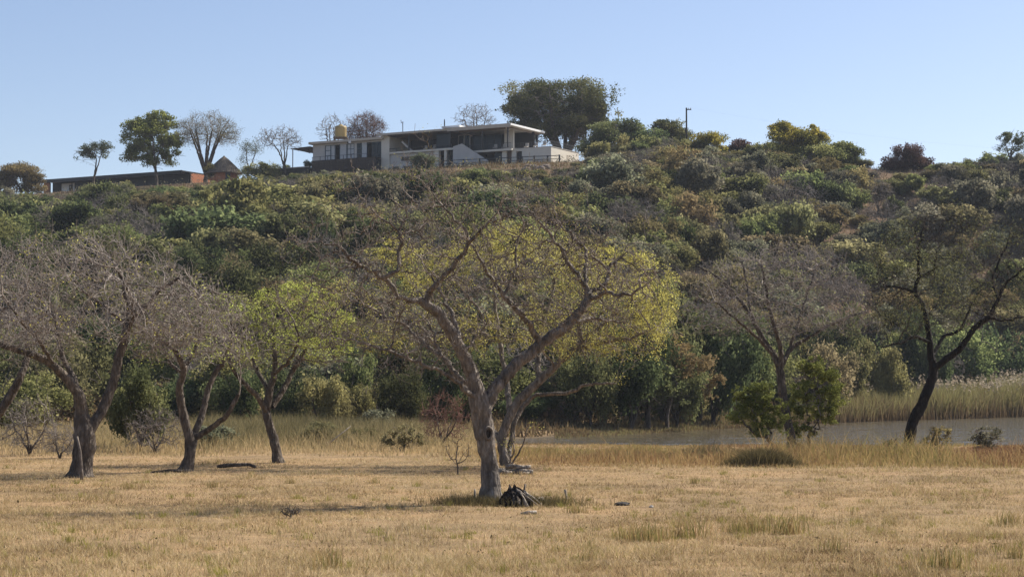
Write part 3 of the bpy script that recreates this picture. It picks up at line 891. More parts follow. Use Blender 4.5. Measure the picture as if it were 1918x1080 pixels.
# --- the big bare tree in the middle
YM = 42.0
def gpt(px, py):
    return on_ground(px, py)
mb = gpt(918, 944); YM = mb[1]
sk = Skel()
limbs(sk, YM, [
    [(922, 950, 0, 66), (920, 936, 0, 52), (918, 900, 0, 41), (915, 860, 0, 39), (909, 815, 0, 41), (903, 775, 0, 45), (895, 745, -.05, 40), (887, 710, -.1, 34), (871, 670, -.2, 31), (848, 628, -.35, 28), (828, 597, -.5, 27), (800, 571, -.6, 23), (787, 562, -.65, 19)],
    [(906, 770, 0, 36), (914, 750, .1, 32), (933, 721, .2, 31), (972, 678, .4, 29), (1019, 639, .6, 27), (1062, 608, .75, 24), (1096, 571, .9, 21), (1104, 548, 1.0, 18)],
    [(797, 567, -.6, 17), (812, 536, -.7, 14), (832, 519, -.9, 13), (863, 480, -1.1, 11), (883, 453, -1.3, 9), (910, 422, -1.5, 6), (933, 398, -1.6, 4), (941, 372, -1.6, 2.5)],
    [(880, 456, -1.3, 8), (863, 425, -1.2, 7), (832, 387, -1.1, 5), (801, 352, -1.0, 3), (785, 335, -.9, 2)],
    [(790, 563, -.65, 14), (768, 562, -.8, 12), (747, 556, -.9, 12), (730, 532, -1.0, 12), (715, 521, -1.1, 12), (684, 499, -1.4, 10), (657, 484, -1.6, 9), (638, 464, -1.8, 7), (599, 453, -2.0, 4), (562, 457, -2.2, 2.5)],
    [(640, 468, -1.8, 6), (603, 484, -2.2, 5), (587, 527, -2.4, 4), (568, 581, -2.5, 2.5)],
    [(718, 522, -1.1, 11), (743, 503, -1.0, 10), (748, 475, -.9, 9), (752, 445, -.8, 8), (745, 428, -.8, 7), (715, 410, -1.0, 5), (688, 383, -1.1, 4), (665, 352, -1.2, 2.5)],
    [(748, 429, -.8, 6), (762, 406, -.7, 4.5), (772, 371, -.6, 3)],
    [(752, 440, -.8, 5), (790, 425, -.3, 4), (815, 405, .1, 3), (840, 380, .4, 2)],
    [(870, 668, -.2, 15), (852, 604, .4, 11), (832, 558, .8, 8), (815, 530, 1.1, 6), (790, 490, 1.4, 4), (770, 465, 1.6, 3)],
    [(872, 655, .0, 9), (885, 640, .2, 7), (898, 608, .4, 3)],
    [(893, 748, -.1, 14), (871, 729, -.5, 11), (832, 698, -.9, 9), (793, 682, -1.3, 8), (747, 663, -1.6, 7), (696, 647, -1.9, 6), (638, 632, -2.2, 4), (599, 624, -2.4, 2.5)],
    [(889, 725, .1, 16), (867, 713, .5, 13), (828, 670, .9, 11), (793, 643, 1.3, 9), (766, 616, 1.6, 7), (727, 593, 1.9, 6), (690, 572, 2.2, 4), (655, 560, 2.5, 3)],
    [(828, 670, .9, 9), (815, 640, 1.0, 7), (805, 610, 1.1, 5), (790, 588, 1.2, 3)],
    [(1102, 552, 1.0, 16), (1096, 534, 1.0, 13), (1065, 492, .9, 10), (1038, 449, .8, 8), (1007, 414, .6, 6), (984, 390, .5, 4), (958, 372, .4, 2.5)],
    [(1098, 532, 1.0, 11), (1097, 500, 1.2, 9), (1097, 468, 1.4, 8), (1065, 437, 1.5, 6), (1042, 410, 1.6, 4), (1038, 379, 1.7, 2.5)],
    [(1104, 545, 1.0, 14), (1135, 530, 1.3, 11), (1139, 503, 1.4, 9), (1157, 488, 1.5, 6), (1174, 472, 1.6, 3)],
    [(1139, 500, 1.4, 7), (1120, 492, 1.4, 6), (1106, 478, 1.4, 4), (1118, 462, 1.4, 2.5)],
    [(1100, 562, .95, 13), (1135, 550, .6, 10), (1174, 552, .3, 8), (1205, 538, .1, 5), (1228, 520, -.1, 3)],
    [(1012, 640, .55, 16), (988, 600, .2, 14), (960, 573, -.1, 13), (941, 546, -.3, 11), (918, 519, -.5, 9), (898, 484, -.6, 7), (884, 460, -.6, 5), (862, 440, -.6, 3)],
    [(945, 552, -.25, 9), (958, 520, -.1, 7), (968, 480, .1, 6), (972, 441, .2, 5), (988, 429, .3, 3)],
    [(1060, 608, .75, 9), (1085, 598, 1.4, 8), (1115, 596, 1.9, 6), (1150, 600, 2.3, 3)],
], .1, .024)
nhand = len(sk.p)
P0 = np.array(sk.p); r0 = np.array(sk.r)
# twigs crowd round the outer ends of the limbs
ends = P0[(r0 < .07) & (P0[:, 2] > mb[2] + 2.6)]
A = ends[RNG.integers(0, len(ends), 3000)] + RNG.normal(size=(3000, 3)) * np.array([.46, .6, .4]) + np.array([0, 0, .12])
A = A[A[:, 2] > mb[2] + 2.7]
A3 = ellipsoid(520, at(915, 520, YM), (345 / ppm(YM), 3.2, 165 / ppm(YM)), .35, 1.0, -.75)
sk.colonize(A3, .11, 1.6, .34, 40, .03, .34)
sk.colonize(A, .085, .6, .14, 45, .04, .30).radii(.0072, 2.05)
sk.spurs(.6, .22, .02, .0045, up=.25)
main_tree = finish_tree('bare_tree', 'gnarled nearly leafless tree with a thick forked trunk in the dry lawn', 'tree', sk, mb, B_MAIN, B_TWIG, thr=.022, sides=14, gnarl=.075,
                        leaf=leaves_on(sk, .02, .035, 10, .06, .013, keep=lambda P: P[:, 2] > mb[2] + 4), leafmat=L_YELLOW)
# knot on its trunk and the pale wound round it
kp = at(915, 811, YM - .285) - mb
m = MB()
n = 16
ring = lambda rx, rz, y: [(kp[0] + rx * math.cos(t) * (1 + .12 * math.sin(3 * t)), kp[1] + y + .05 * math.cos(t), kp[2] + rz * math.sin(t)) for t in [2 * math.pi * k / n for k in range(n)]]
A_ = [ring(.105, .17, .07), ring(.09, .14, -.035), ring(.055, .10, -.02), ring(.045, .085, .04)]
vs = [q for r_ in A_ for q in r_]
m.add(vs, [(i * n + k, i * n + (k + 1) % n, (i + 1) * n + (k + 1) % n, (i + 1) * n + k) for i in range(3) for k in range(n)])
kn = m.build('knot', B_TWIG, main_tree, True)
MB().add(ring(.06, .10, -.005), [tuple(range(n))]).build('hole_shade', B_CHAR, kn)  # flat near-black disc paints the shade of a hole

# --- the yellow-leaved tree behind it
yb = gpt(953, 872); YB = yb[1]
sk = Skel()
limbs(sk, YB, [
    [(950, 880, 0, 34), (944, 850, 0, 24), (938, 827, 0, 22), (953, 783, 0, 22), (973, 750, 0, 22), (1007, 717, 0, 21), (1043, 682, 0, 18), (1077, 651, .3, 15), (1112, 620, .6, 12), (1150, 590, .9, 9), (1185, 560, 1.2, 6)],
    [(950, 868, 0, 12), (956, 825, .3, 13), (967, 783, .6, 12), (987, 753, .9, 12), (1007, 740, .9, 10), (1057, 737, .6, 9), (1080, 728, .4, 8), (1107, 717, .2, 7), (1153, 718, 0, 4)],
    [(942, 835, 0, 14), (920, 800, .5, 13), (880, 740, 1.0, 12), (845, 690, 1.4, 10), (810, 640, 1.8, 8), (770, 590, 2.0, 6), (720, 560, 2.2, 4)],
    [(955, 780, 0, 15), (950, 720, .8, 14), (940, 660, 1.3, 12), (930, 600, 1.7, 10), (925, 550, 2.0, 7), (920, 500, 2.2, 5)],
    [(1007, 717, 0, 13), (1010, 660, .6, 12), (1020, 600, 1.1, 10), (1035, 550, 1.5, 7), (1045, 500, 1.8, 5)],
    [(1090, 640, .4, 11), (1085, 606, .2, 12), (1124, 597, .0, 9), (1165, 605, -.2, 6)],
    [(1080, 650, .3, 9), (1140, 640, -.4, 8), (1190, 630, -1.0, 6), (1235, 610, -1.4, 4)],
    [(930, 620, 1.6, 7), (880, 560, 2.2, 6), (840, 510, 2.6, 4)],
    [(957, 872, 0, 5), (975, 840, -.3, 4.5), (990, 800, -.6, 2.5)], [(948, 876, 0, 6), (962, 850, -.5, 5), (960, 815, -.8, 3)],
], .16, .02)
cy = at(925, 640, YB + .6)
A = ellipsoid(2600, cy, (350 / ppm(YB), 4.6, 232 / ppm(YB)), .55, 1.0, -.05)
A2 = ellipsoid(900, at(1130, 590, YB), (150 / ppm(YB), 3.2, 125 / ppm(YB)), .3, 1.0, -.7)
sk.colonize(np.vstack([A, A2]), .19, 2.4, .30, 60, .03, .18).radii(.009, 2.3)
sk.spurs(.75, .45, .03, .006, up=.3)
kx = lambda P: RNG.random(len(P)) < np.clip(.30 + .5 * sstep((to_px(P[:, 0], P[:, 1], P[:, 2])[0] - 930) / 260) + .25 * (vnoise(P[:, 0] * .8, P[:, 2] * .8, 2) - .35), 0, .95)
yt_ = finish_tree('yellow_leaved_tree', 'spreading yellow-green tree standing right behind the gnarled bare tree', 'tree', sk, yb, B_MAIN, B_TWIG, thr=.03, sides=8,
            leaf=leaves_on(sk, .02, .12, 50, .14, .026, keep=kx), leafmat=L_YELLOW)

def sprays(tree, name, crowns, Y0, base, mat, size, dens, lobe=.22, gap=.45, flat=.32):
    k = ppm(Y0); C, N, v = [], [], []
    for (cx, cy_, rx, rz, dy) in crowns:
        c = at(cx, cy_, Y0 + dy); A_ = rx / k; B_ = rz / k
        L0 = lobe * math.sqrt(A_ * max(B_, .3 * A_))
        for q in range(int(np.clip(A_ * B_ * 6 / (L0 * L0), 8, 70))):
            pos = c + unit(RNG.normal(size=3)) * np.array([A_, A_ * .9, B_]) * RNG.uniform(.2, 1.0) ** .6
            lr = L0 * RNG.uniform(.5, 1.35) * np.array([1.2, 1.2, flat])
            m = int(dens * 3.2 * lr[0] * lr[0] / (size * size))
            u = RNG.normal(size=(m, 3)) * .55
            C.append(pos + u * lr - np.array([0, 0, .35]) * (u[:, :1] ** 2 + u[:, 1:2] ** 2) * lr[0]); v.append(np.full(m, RNG.random() * .65))
    C = np.vstack(C); v = np.concatenate(v)
    g = vnoise(C[:, 0] * 4.5, C[:, 2] * 4.5 + C[:, 1] * 3, 77) > gap
    C, v = C[g], v[g]
    V, Fq = leaf_geo(C - base, unit(RNG.normal(size=C.shape) * .7 + np.array([0, 0, .8])), size * RNG.uniform(.5, 1.3, len(C)), .55)
    link('leaf_sprays', mesh_np(name, V, Fq, mat, np.repeat(np.clip(v + RNG.random(len(C)) * .35, 0, 1), 4)), tree)
sprays(yt_, 'yellow_sprays', [(1190, 530, 85, 72, -.5), (1140, 478, 60, 38, 0), (1215, 590, 62, 42, .5), (1060, 480, 55, 36, .5), (960, 455, 65, 45, .8), (880, 480, 60, 40, .5), (800, 500, 70, 45, .5), (730, 470, 50, 30, 0), (1010, 620, 70, 50, 1.5), (900, 620, 60, 45, 1.5), (720, 640, 60, 22, 1), (1120, 640, 70, 24, -1)], YB, yb, L_YELLOW, .026, .27)
# --- the bare trees on the left
def crown_tree(px, py, table, crown, n_att, step, infl, kill, name, label, bark, twig, tip=.008, spur=(.9, .4), leaf=None, leafmat=None, thr=.03, lo=.5, zmin=0.0, extra=(), up=.03, sides=10, gnarl=.12):
    b = gpt(px, py); Y0 = b[1]
    s = Skel(); limbs(s, Y0, table, .15, .02)
    cx, cyy, rx, rz, ry, dy = crown
    A_ = [ellipsoid(n_att, at(cx, cyy, Y0 + dy), (rx / ppm(Y0), ry, rz / ppm(Y0)), lo, 1.0, zmin)]
    for (ex, ey, erx, erz, ery, edy, en) in extra:
        A_.append(ellipsoid(en, at(ex, ey, Y0 + edy), (erx / ppm(Y0), ery, erz / ppm(Y0)), .3, 1.0, -.9))
    s.colonize(np.vstack(A_), step, infl, kill, 70, up, .18).radii(tip, 2.3)
    s.spurs(spur[0], spur[1], .03, tip * .75, up=.3)
    lf = leaves_on(s, *leaf) if leaf else None
    return finish_tree(name, label, 'tree', s, b, bark, twig, lf, leafmat, thr, sides, gnarl)
crown_tree(152, 893, [
    [(150, 902, 0, 70), (152, 885, 0, 48), (155, 850, 0, 44), (160, 815, 0, 46), (153, 775, 0, 33), (150, 745, -.1, 27), (130, 715, -.3, 23), (100, 685, -.6, 20), (65, 665, -.9, 18), (30, 655, -1.1, 16), (-10, 640, -1.3, 13), (-60, 610, -1.5, 9)],
    [(166, 812, 0, 30), (178, 790, .1, 26), (195, 760, .3, 24), (212, 715, .5, 23), (222, 670, .7, 22), (235, 625, .8, 20), (244, 595, .9, 17), (238, 560, 1.0, 12), (228, 520, 1.1, 8)],
    [(150, 742, -.1, 15), (142, 715, .3, 14), (125, 685, .7, 13), (110, 640, 1.0, 12), (104, 600, 1.3, 9), (92, 560, 1.5, 6)],
    [(244, 600, .9, 14), (270, 575, .7, 12), (300, 545, .4, 9), (335, 520, .2, 6)],
    [(240, 610, .9, 11), (205, 580, 1.4, 10), (165, 550, 1.8, 7), (130, 520, 2.0, 5)],
    [(100, 685, -.6, 10), (75, 640, -1.4, 9), (40, 600, -2.0, 7), (10, 560, -2.4, 5)],
    [(235, 630, .8, 10), (250, 590, -.3, 9), (240, 540, -1.2, 7), (215, 500, -1.8, 5)],
    [(140, 880, 0, 22), (128, 892, -.3, 14), (112, 903, -.7, 6)]],
    (150, 655, 300, 225, 4.6, 0), 3000, .17, 2.3, .24, 'bare_umbrella_tree', 'wide leafless tree with two leaning trunks and a dense dome of grey twigs', B_LEFT, B_LTWIG, .008, (1.3, .45), zmin=.05, lo=.55,
    leaf=(.02, .02, 6, .1, .03), leafmat=L_YELLOW, extra=[(0, 620, 160, 70, 3, -1, 350), (330, 600, 90, 60, 3, 0, 250)])
crown_tree(348, 882, [
    [(346, 890, 0, 50), (350, 875, 0, 34), (356, 845, 0, 26), (350, 800, 0, 22), (340, 760, 0, 20), (336, 725, -.1, 18), (345, 690, -.2, 16), (330, 660, -.4, 12), (300, 635, -.7, 9), (280, 600, -.9, 6)],
    [(358, 850, .2, 20), (366, 810, .4, 17), (380, 770, .7, 15), (390, 730, .9, 14), (405, 695, 1.0, 13), (425, 665, 1.1, 11), (435, 630, 1.1, 8), (430, 590, 1.2, 6)],
    [(368, 820, .3, 16), (395, 800, .1, 14), (425, 775, -.1, 12), (440, 750, -.2, 11), (447, 738, -.2, 7)],
    [(342, 690, -.2, 11), (365, 660, .2, 9), (375, 620, .5, 7), (370, 570, .8, 5)],
    [(345, 700, -.2, 9), (320, 680, .6, 8), (305, 640, 1.2, 6), (310, 590, 1.6, 4)]],
    (360, 660, 125, 150, 2.9, 0), 1500, .17, 2.2, .24, 'bare_tree', 'slender leafless tree with twin curved trunks and a broken side limb', B_LEFT, B_LTWIG, .009, (1.2, .42), zmin=-.1, lo=.45,
    leaf=(.02, .06, 8, .12, .035), leafmat=L_LIME)
lime = crown_tree(520, 866, [
    [(522, 872, 0, 34), (519, 855, 0, 26), (512, 820, 0, 22), (502, 785, 0, 21), (500, 760, 0, 20), (505, 730, 0, 18), (515, 690, .1, 14), (515, 650, .2, 10), (510, 610, .3, 6)],
    [(502, 775, 0, 15), (485, 745, -.3, 13), (460, 720, -.6, 11), (435, 690, -.9, 9), (420, 650, -1.1, 6)],
    [(508, 765, 0, 15), (530, 730, .4, 14), (548, 695, .7, 12), (565, 670, .9, 10), (580, 640, 1.1, 7), (600, 610, 1.3, 5)],
    [(505, 735, 0, 11), (480, 690, .8, 10), (470, 650, 1.3, 7), (465, 610, 1.6, 5)],
    [(515, 700, 0, 9), (545, 670, -.9, 8), (560, 630, -1.4, 5)]],
    (535, 660, 130, 130, 3.2, 0), 1300, .2, 2.4, .28, 'lime_leaved_tree', 'small tree with a crooked trunk and patches of fresh lime-green leaves', B_LEFT, B_TWIG, .009, (.9, .42), zmin=-.2, lo=.35,
    leaf=(.022, .06, 50, .16, .03, lambda P: (vnoise(P[:, 0] * 1.1, P[:, 2] * 1.3, 6) + .16 * (P[:, 2] - 4) / 4 > .50)), leafmat=L_LIME)
lb_ = gpt(520, 866)
sprays(lime, 'lime_sprays', [(545, 550, 60, 30, .5), (600, 560, 45, 24, 0), (600, 640, 62, 16, .3), (520, 640, 60, 22, -.8), (640, 655, 34, 12, 0), (480, 600, 40, 30, .3), (560, 600, 60, 24, .8), (470, 660, 36, 18, -.5), (640, 600, 40, 22, .5), (450, 580, 34, 26, .8)], lb_[1], lb_, L_LIME, .032, .42)
# the tree at the left edge: its leaning trunk enters the frame
lt = np.array([(-70 - 959) / F_PX * 62.0, 62.0, 0.0]); lt[2] = gz(lt[0], lt[1])
sk = Skel()
limbs(sk, 62.0, [
    [(-72, 866, 0, 44), (-62, 850, 0, 32), (-40, 820, 0, 27), (-10, 785, 0, 24), (20, 740, 0, 21), (40, 700, 0, 18), (52, 668, .3, 14), (50, 630, .6, 10), (40, 590, 1, 6)],
    [(-45, 825, 0, 20), (-70, 770, .5, 17), (-95, 710, .9, 13), (-120, 650, 1.3, 8)], [(-10, 785, 0, 14), (-15, 730, -.6, 12), (-30, 670, -1.2, 8), (-40, 620, -1.6, 5)]], .15, .02)
sk.colonize(ellipsoid(1300, at(-50, 650, 62), (170 / ppm(62), 3.2, 130 / ppm(62)), .45, 1, 0), .19, 2.4, .28, 60, .03, .18).radii(.009, 2.3).spurs(1.0, .45, .03, .007)
finish_tree('bare_tree', 'leafless tree whose leaning trunk stands beside the wide umbrella tree', 'tree', sk, lt, B_LEFT, B_LTWIG, thr=.03, sides=10)

# --- the two trees by the water on the right
crown_tree(1483, 850, [
    [(1484, 858, 0, 34), (1484, 845, 0, 26), (1482, 820, 0, 22), (1474, 780, 0, 21), (1466, 735, 0, 20), (1461, 695, 0, 20), (1450, 668, 0, 15), (1430, 635, .1, 13), (1405, 590, .3, 11), (1380, 555, .5, 8), (1345, 520, .7, 6), (1310, 500, .9, 4)],
    [(1461, 700, 0, 14), (1462, 655, -.2, 12), (1450, 610, -.3, 10), (1440, 570, -.4, 8), (1430, 520, -.5, 5), (1425, 480, -.6, 3)],
    [(1463, 690, .1, 12), (1480, 655, .5, 11), (1510, 635, .8, 9), (1550, 610, 1.1, 7), (1590, 595, 1.4, 5), (1625, 580, 1.6, 3)],
    [(1448, 665, 0, 9), (1410, 625, -.6, 8), (1370, 590, -1.1, 6), (1340, 565, -1.5, 4)],
    [(1478, 658, .5, 9), (1500, 590, .9, 7), (1515, 540, 1.2, 5), (1530, 495, 1.5, 3)],
    [(1405, 590, .3, 7), (1400, 540, .9, 6), (1390, 490, 1.4, 4)]],
    (1462, 605, 190, 155, 4.2, 0), 2600, .2, 2.8, .28, 'bare_tree', 'leafless spreading tree on the bank with a green sapling at its foot', B_LEFT, B_LTWIG, .008, (1.1, .45), zmin=-.15, lo=.4,
    leaf=(.02, .05, 6, .14, .036), leafmat=L_OLIVE)
crown_tree(1700, 848, [
    [(1700, 856, 0, 36), (1700, 845, 0, 28), (1704, 815, 0, 27), (1712, 785, 0, 26), (1730, 750, 0, 25), (1744, 715, 0, 24), (1747, 690, 0, 21), (1742, 650, .1, 15), (1738, 610, .2, 13), (1728, 570, .3, 11), (1714, 545, .4, 10), (1722, 520, .4, 8), (1748, 505, .4, 7), (1755, 470, .5, 4)],
    [(1749, 690, 0, 17), (1775, 670, -.2, 16), (1800, 650, -.3, 15), (1825, 615, -.4, 13), (1850, 595, -.5, 12), (1870, 560, -.6, 9), (1885, 530, -.7, 7), (1910, 510, -.8, 5), (1930, 490, -.8, 3)],
    [(1714, 548, .4, 8), (1690, 540, .2, 6), (1660, 535, 0, 4)], [(1722, 525, .4, 7), (1720, 480, .1, 6), (1726, 440, -.1, 4), (1735, 405, -.2, 2.5)],
    [(1740, 640, .1, 9), (1715, 630, -.6, 8), (1690, 640, -1.1, 6), (1650, 650, -1.6, 3)],
    [(1747, 665, .3, 9), (1770, 630, 1.0, 8), (1800, 615, 1.5, 7), (1820, 570, 1.9, 5), (1840, 540, 2.1, 3)],
    [(1870, 562, -.6, 7), (1860, 520, .1, 6), (1880, 470, .5, 4), (1895, 440, .7, 3)],
    [(1850, 596, -.5, 7), (1890, 600, -1.3, 5), (1930, 590, -1.9, 3)]],
    (1765, 550, 150, 175, 3.6, 0), 2200, .2, 2.8, .3, 'black_barked_tree', 'crooked black-barked tree with a sparse dusty crown at the water edge', B_BLACK, B_BTWIG, .008, (.7, .42), zmin=-.35, lo=.35,
    leaf=(.02, .32, 12, .2, .032, lambda P: vnoise(P[:, 0] * .9, P[:, 2] * .9, 9) > .38), leafmat=L_UMB, extra=[(1905, 500, 60, 90, 2, 0, 220)], gnarl=.15)

# ------------------------------------------------------------------ trees along the skyline
def lobed_leaves(crowns, Y, b, size, dens=1.0, lobe=.30, gap=.27, flat=.62, yr=.85, top=-.55, rng=RNG):
    k = ppm(Y); C, N, v = [], [], []
    for (cx, cy_, rx, rz) in crowns:
        c = at(cx, cy_, Y); A = rx / k; B = rz / k
        L0 = lobe * math.sqrt(A * B)
        nl = int(np.clip(3.4 * (A * A + 2 * A * B) / (L0 * L0 * 3.2), 6, 70))
        for q in range(nl):
            d = unit(rng.normal(size=3))
            if d[2] < top: d[2] = -d[2]
            pos = c + d * np.array([A, A * yr, B]) * rng.uniform(.45, .95)
            lr = L0 * rng.uniform(.55, 1.3) * np.array([1.15, 1.15, flat])
            m = int(dens * 5.2 * lr[0] * lr[0] / (size * size))
            u = unit(rng.normal(size=(m, 3)))
            rad = np.clip(rng.normal(.85, .25, (m, 1)), .05, 1.4)
            C.append(pos + u * lr * rad); N.append(u); v.append(np.full(m, rng.random() * .75))
    C = np.vstack(C); N = np.vstack(N); v = np.concatenate(v)
    g = vnoise(C[:, 0] * 1.1 / L0 * .8 + 31, C[:, 2] * 1.1 / L0 * .8 + C[:, 1] * .7, int(rng.integers(0, 99))) > gap
    g &= C[:, 2] > b[2] + .1
    C, N, v = C[g], N[g], v[g]
    V, Fq = leaf_geo(C, unit(N * .5 + rng.normal(size=C.shape) * .8 + np.array([0, 0, .35])), size * rng.uniform(.55, 1.3, len(C)), .6, rng)
    return V, Fq, np.repeat(np.clip(v + rng.random(len(C)) * .3, 0, 1), 4)
def far_tree(name, label, px, Y, crowns, leafmat=None, trunk_w=6, n_att=420, step=.5, kill=.7, tip=.022, leaf=(.7, 8, .35, .17), bark=B_HILL, twig=B_HTWIG, fork=1, spur=(.8, .7), lo=.35, low=.35, group=None, zmin=-.8, yr=.85, upn=.6, thr=.07, lobed=None):
    x = (px - 959) / F_PX * Y
    b = np.array([x, Y, gz(x, Y)])
    k = ppm(Y)
    s = Skel()
    cx, cy_, rx, rz = crowns[0]
    c = at(cx, cy_, Y)
    bot = c - np.array([0, 0, rz / k])
    r_ = trunk_w / 2 / k
    mid = b * .4 + c * .6; mid[2] = b[2] + low * (c[2] - b[2]); mid[:2] = b[:2] * .7 + c[:2] * .3
    s.poly([(b[0], b[1], b[2] - .5, r_ * 1.3), (*(b * .5 + mid * .5 + RNG.normal(size=3) * .1), r_), (*mid, r_ * .85)], step * .6, .03)
    for q in range(fork):
        a = 2 * math.pi * (q + RNG.uniform(0, .6)) / max(1, fork)
        t = c + np.array([math.cos(a) * rx / k * .5, math.sin(a) * rx / k * .5, rz / k * .15])
        s.poly([(*mid, r_ * .7), (*(mid * .55 + t * .45 + RNG.normal(size=3) * .25), r_ * .5), (*t, r_ * .25)], step * .6, .06)
    A_ = []
    for (cx, cy_, rx, rz) in crowns:
        w = max(.25, rx * rz / (crowns[0][2] * crowns[0][3]))
        A_.append(ellipsoid(int(n_att * w), at(cx, cy_, Y), (rx / k, rx / k * yr, rz / k), lo, 1, zmin))
    s.colonize(np.vstack(A_), step, 12, kill, 60, .02, .22).radii(tip, 2.2)
    if spur: s.spurs(spur[0], spur[1], .06, tip * .8, up=.25)
    lf = leaves_on(s, .07, leaf[0], int(leaf[1] * 3.0), leaf[2] * 1.1, leaf[3] * .68, upn=upn) if leafmat else None
    if lobed: lf = lobed_leaves(crowns, Y, b, **lobed)
    return finish_tree(name, label, 'tree', s, b, bark, twig, lf, leafmat, thr, 7, .08, group)
far_tree('umbrella_tree', 'huge spreading dark green tree towering beside the right end of the house', 1062, 312,
         [(1045, 196, 112, 46), (1000, 206, 66, 36), (1100, 206, 54, 42), (1065, 248, 80, 34), (996, 244, 50, 36), (1110, 250, 46, 36), (1120, 225, 36, 30)], L_UMB, 15, 800, .6, .8, .028, (.62, 12, .42, .17), fork=6, lo=.45, spur=(.5, .6), yr=.9, low=.25, lobed=dict(size=.165, lobe=.30, gap=.33, flat=.55, dens=.85, top=-.45))
far_tree('green_tree', 'tall rounded green tree rising from the brick lodge roof line', 290, 322,
         [(287, 262, 54, 46), (300, 230, 32, 24), (262, 248, 34, 30), (318, 285, 26, 34), (262, 290, 34, 24), (300, 300, 34, 22)], L_SAP, 6, 420, .55, .8, .025, (.8, 13, .45, .17), fork=3, lobed=dict(size=.155, lobe=.24, dens=.8, gap=.32))
far_tree('thorn_tree', 'flat-topped bare thorn tree between the green tree and the thatched hut', 383, 322,
         [(388, 252, 64, 44), (352, 250, 26, 30), (425, 258, 28, 26)], L_OLIVE, 9, 900, .45, .65, .024, (.6, 4, .3, .09), fork=8, zmin=-.4, lo=.35, spur=(1.3, .8), twig=B_LTWIG, low=.16)
far_tree('small_tree', 'small airy grey-green tree standing alone in front of the brick lodge', 172, 326,
         [(178, 285, 26, 22), (160, 290, 22, 18), (198, 278, 14, 18)], L_SILVER, 5, 170, .5, .8, .025, (.55, 6, .3, .13), fork=2, lobed=dict(size=.11, lobe=.28, dens=.45, gap=.36))
far_tree('bare_tree', 'leafless forked tree between the thatched hut and the carport', 533, 312,
         [(525, 266, 42, 32), (500, 258, 20, 20), (548, 262, 20, 20)], None, 5, 560, .4, .5, .026, fork=4, zmin=-.3, lo=.4, spur=(1.2, .8))
far_tree('small_tree', 'thin crooked tree with silvery tufts right of the thatched hut', 462, 318,
         [(470, 280, 20, 16), (458, 300, 14, 12), (482, 268, 8, 8)], L_SILVER, 4, 120, .45, .7, .022, (.6, 7, .3, .13), fork=2)
far_tree('bare_tree', 'pale leafless tree behind the ochre water tank', 622, 335,
         [(622, 245, 30, 30)], None, 6, 560, .42, .5, .026, fork=4, zmin=-.6, lo=.2, spur=(1.2, .7))
far_tree('russet_tree', 'leafless russet-twigged tree right of the water tank', 685, 332,
         [(685, 242, 38, 32), (660, 250, 18, 20)], L_PURPLE, 6, 900, .4, .48, .03, (.6, 5, .25, .09), fork=4, zmin=-.7, lo=.2, spur=(1.4, .7), twig=B_RED)
far_tree('bare_tree', 'pale leafless tree behind the house roof next to the huge umbrella tree', 893, 330,
         [(890, 225, 42, 36)], None, 6, 700, .42, .5, .026, fork=4, zmin=-.7, lo=.2, spur=(1.2, .7))
# wooded ridge right of the house
far_tree('dark_tree', 'dark evergreen with several leaning trunks right of the house end wall', 1150, 292,
         [(1150, 258, 50, 34), (1120, 275, 36, 26), (1180, 252, 36, 28)], L_DARK, 9, 330, .6, .85, .025, (.75, 10, .45, .17), fork=4, lobed=dict(size=.155, lobe=.36, dens=1.0, gap=.22))
far_tree('dark_tree', 'dark bushy tree in front of the ridge wood, next to the leaning-trunk evergreen', 1215, 290,
         [(1215, 268, 44, 28), (1190, 285, 34, 22), (1230, 290, 36, 20)], L_DARK, 7, 260, .6, .85, .025, (.8, 10, .45, .17), fork=3, lobed=dict(size=.15, lobe=.36, dens=1.0, gap=.2))
far_tree('green_tree', 'grey-green bushy tree left of the power pole', 1245, 296,
         [(1248, 250, 32, 28), (1270, 262, 30, 24), (1238, 236, 16, 14)], L_UMB, 6, 300, .55, .8, .025, (.8, 9, .42, .16), fork=3, lobed=dict(size=.15, lobe=.36, dens=1.0, gap=.2))
far_tree('gold_tree', 'rounded yellow-green tree just right of the power pole', 1322, 288,
         [(1325, 275, 36, 28), (1298, 285, 30, 22), (1342, 290, 20, 20), (1320, 302, 44, 20)], L_GOLD, 6, 300, .5, .75, .02, (.85, 11, .42, .15), fork=3, lobed=dict(size=.13, lobe=.3, dens=.9, gap=.2))
far_tree('purple_shrub', 'brownish purple shrub between the yellow-green tree and the gold-tipped wood', 1384, 290,
         [(1384, 284, 26, 22), (1390, 300, 34, 18)], L_PURPLE, 4, 170, .5, .7, .02, (.8, 9, .4, .14), fork=3, lobed=dict(size=.15, lobe=.36, dens=1.0, gap=.2))
far_tree('gold_tree', 'green tree with gold-tipped crown at the top of the right ridge', 1478, 284,
         [(1480, 270, 46, 38), (1465, 247, 28, 18), (1470, 300, 50, 22)], L_GOLD, 7, 330, .55, .8, .022, (.8, 9, .42, .16), fork=4, lobed=dict(size=.15, lobe=.36, dens=1.0, gap=.2))
far_tree('gold_tree', 'narrow gold-leaved tree with a pointed top beside the gold-tipped one', 1525, 284,
         [(1526, 270, 30, 28), (1524, 243, 10, 13), (1510, 285, 36, 22)], L_GOLD, 5, 230, .55, .8, .022, (.8, 9, .42, .16), fork=3, lobed=dict(size=.15, lobe=.36, dens=1.0, gap=.2))
far_tree('green_tree', 'deep green broad tree below the gold-tipped ones on the ridge', 1560, 282,
         [(1540, 302, 60, 32), (1582, 288, 32, 22), (1598, 300, 18, 22)], L_GREEN, 6, 330, .55, .8, .022, (.8, 11, .45, .17), fork=4, lobed=dict(size=.15, lobe=.36, dens=1.0, gap=.2))
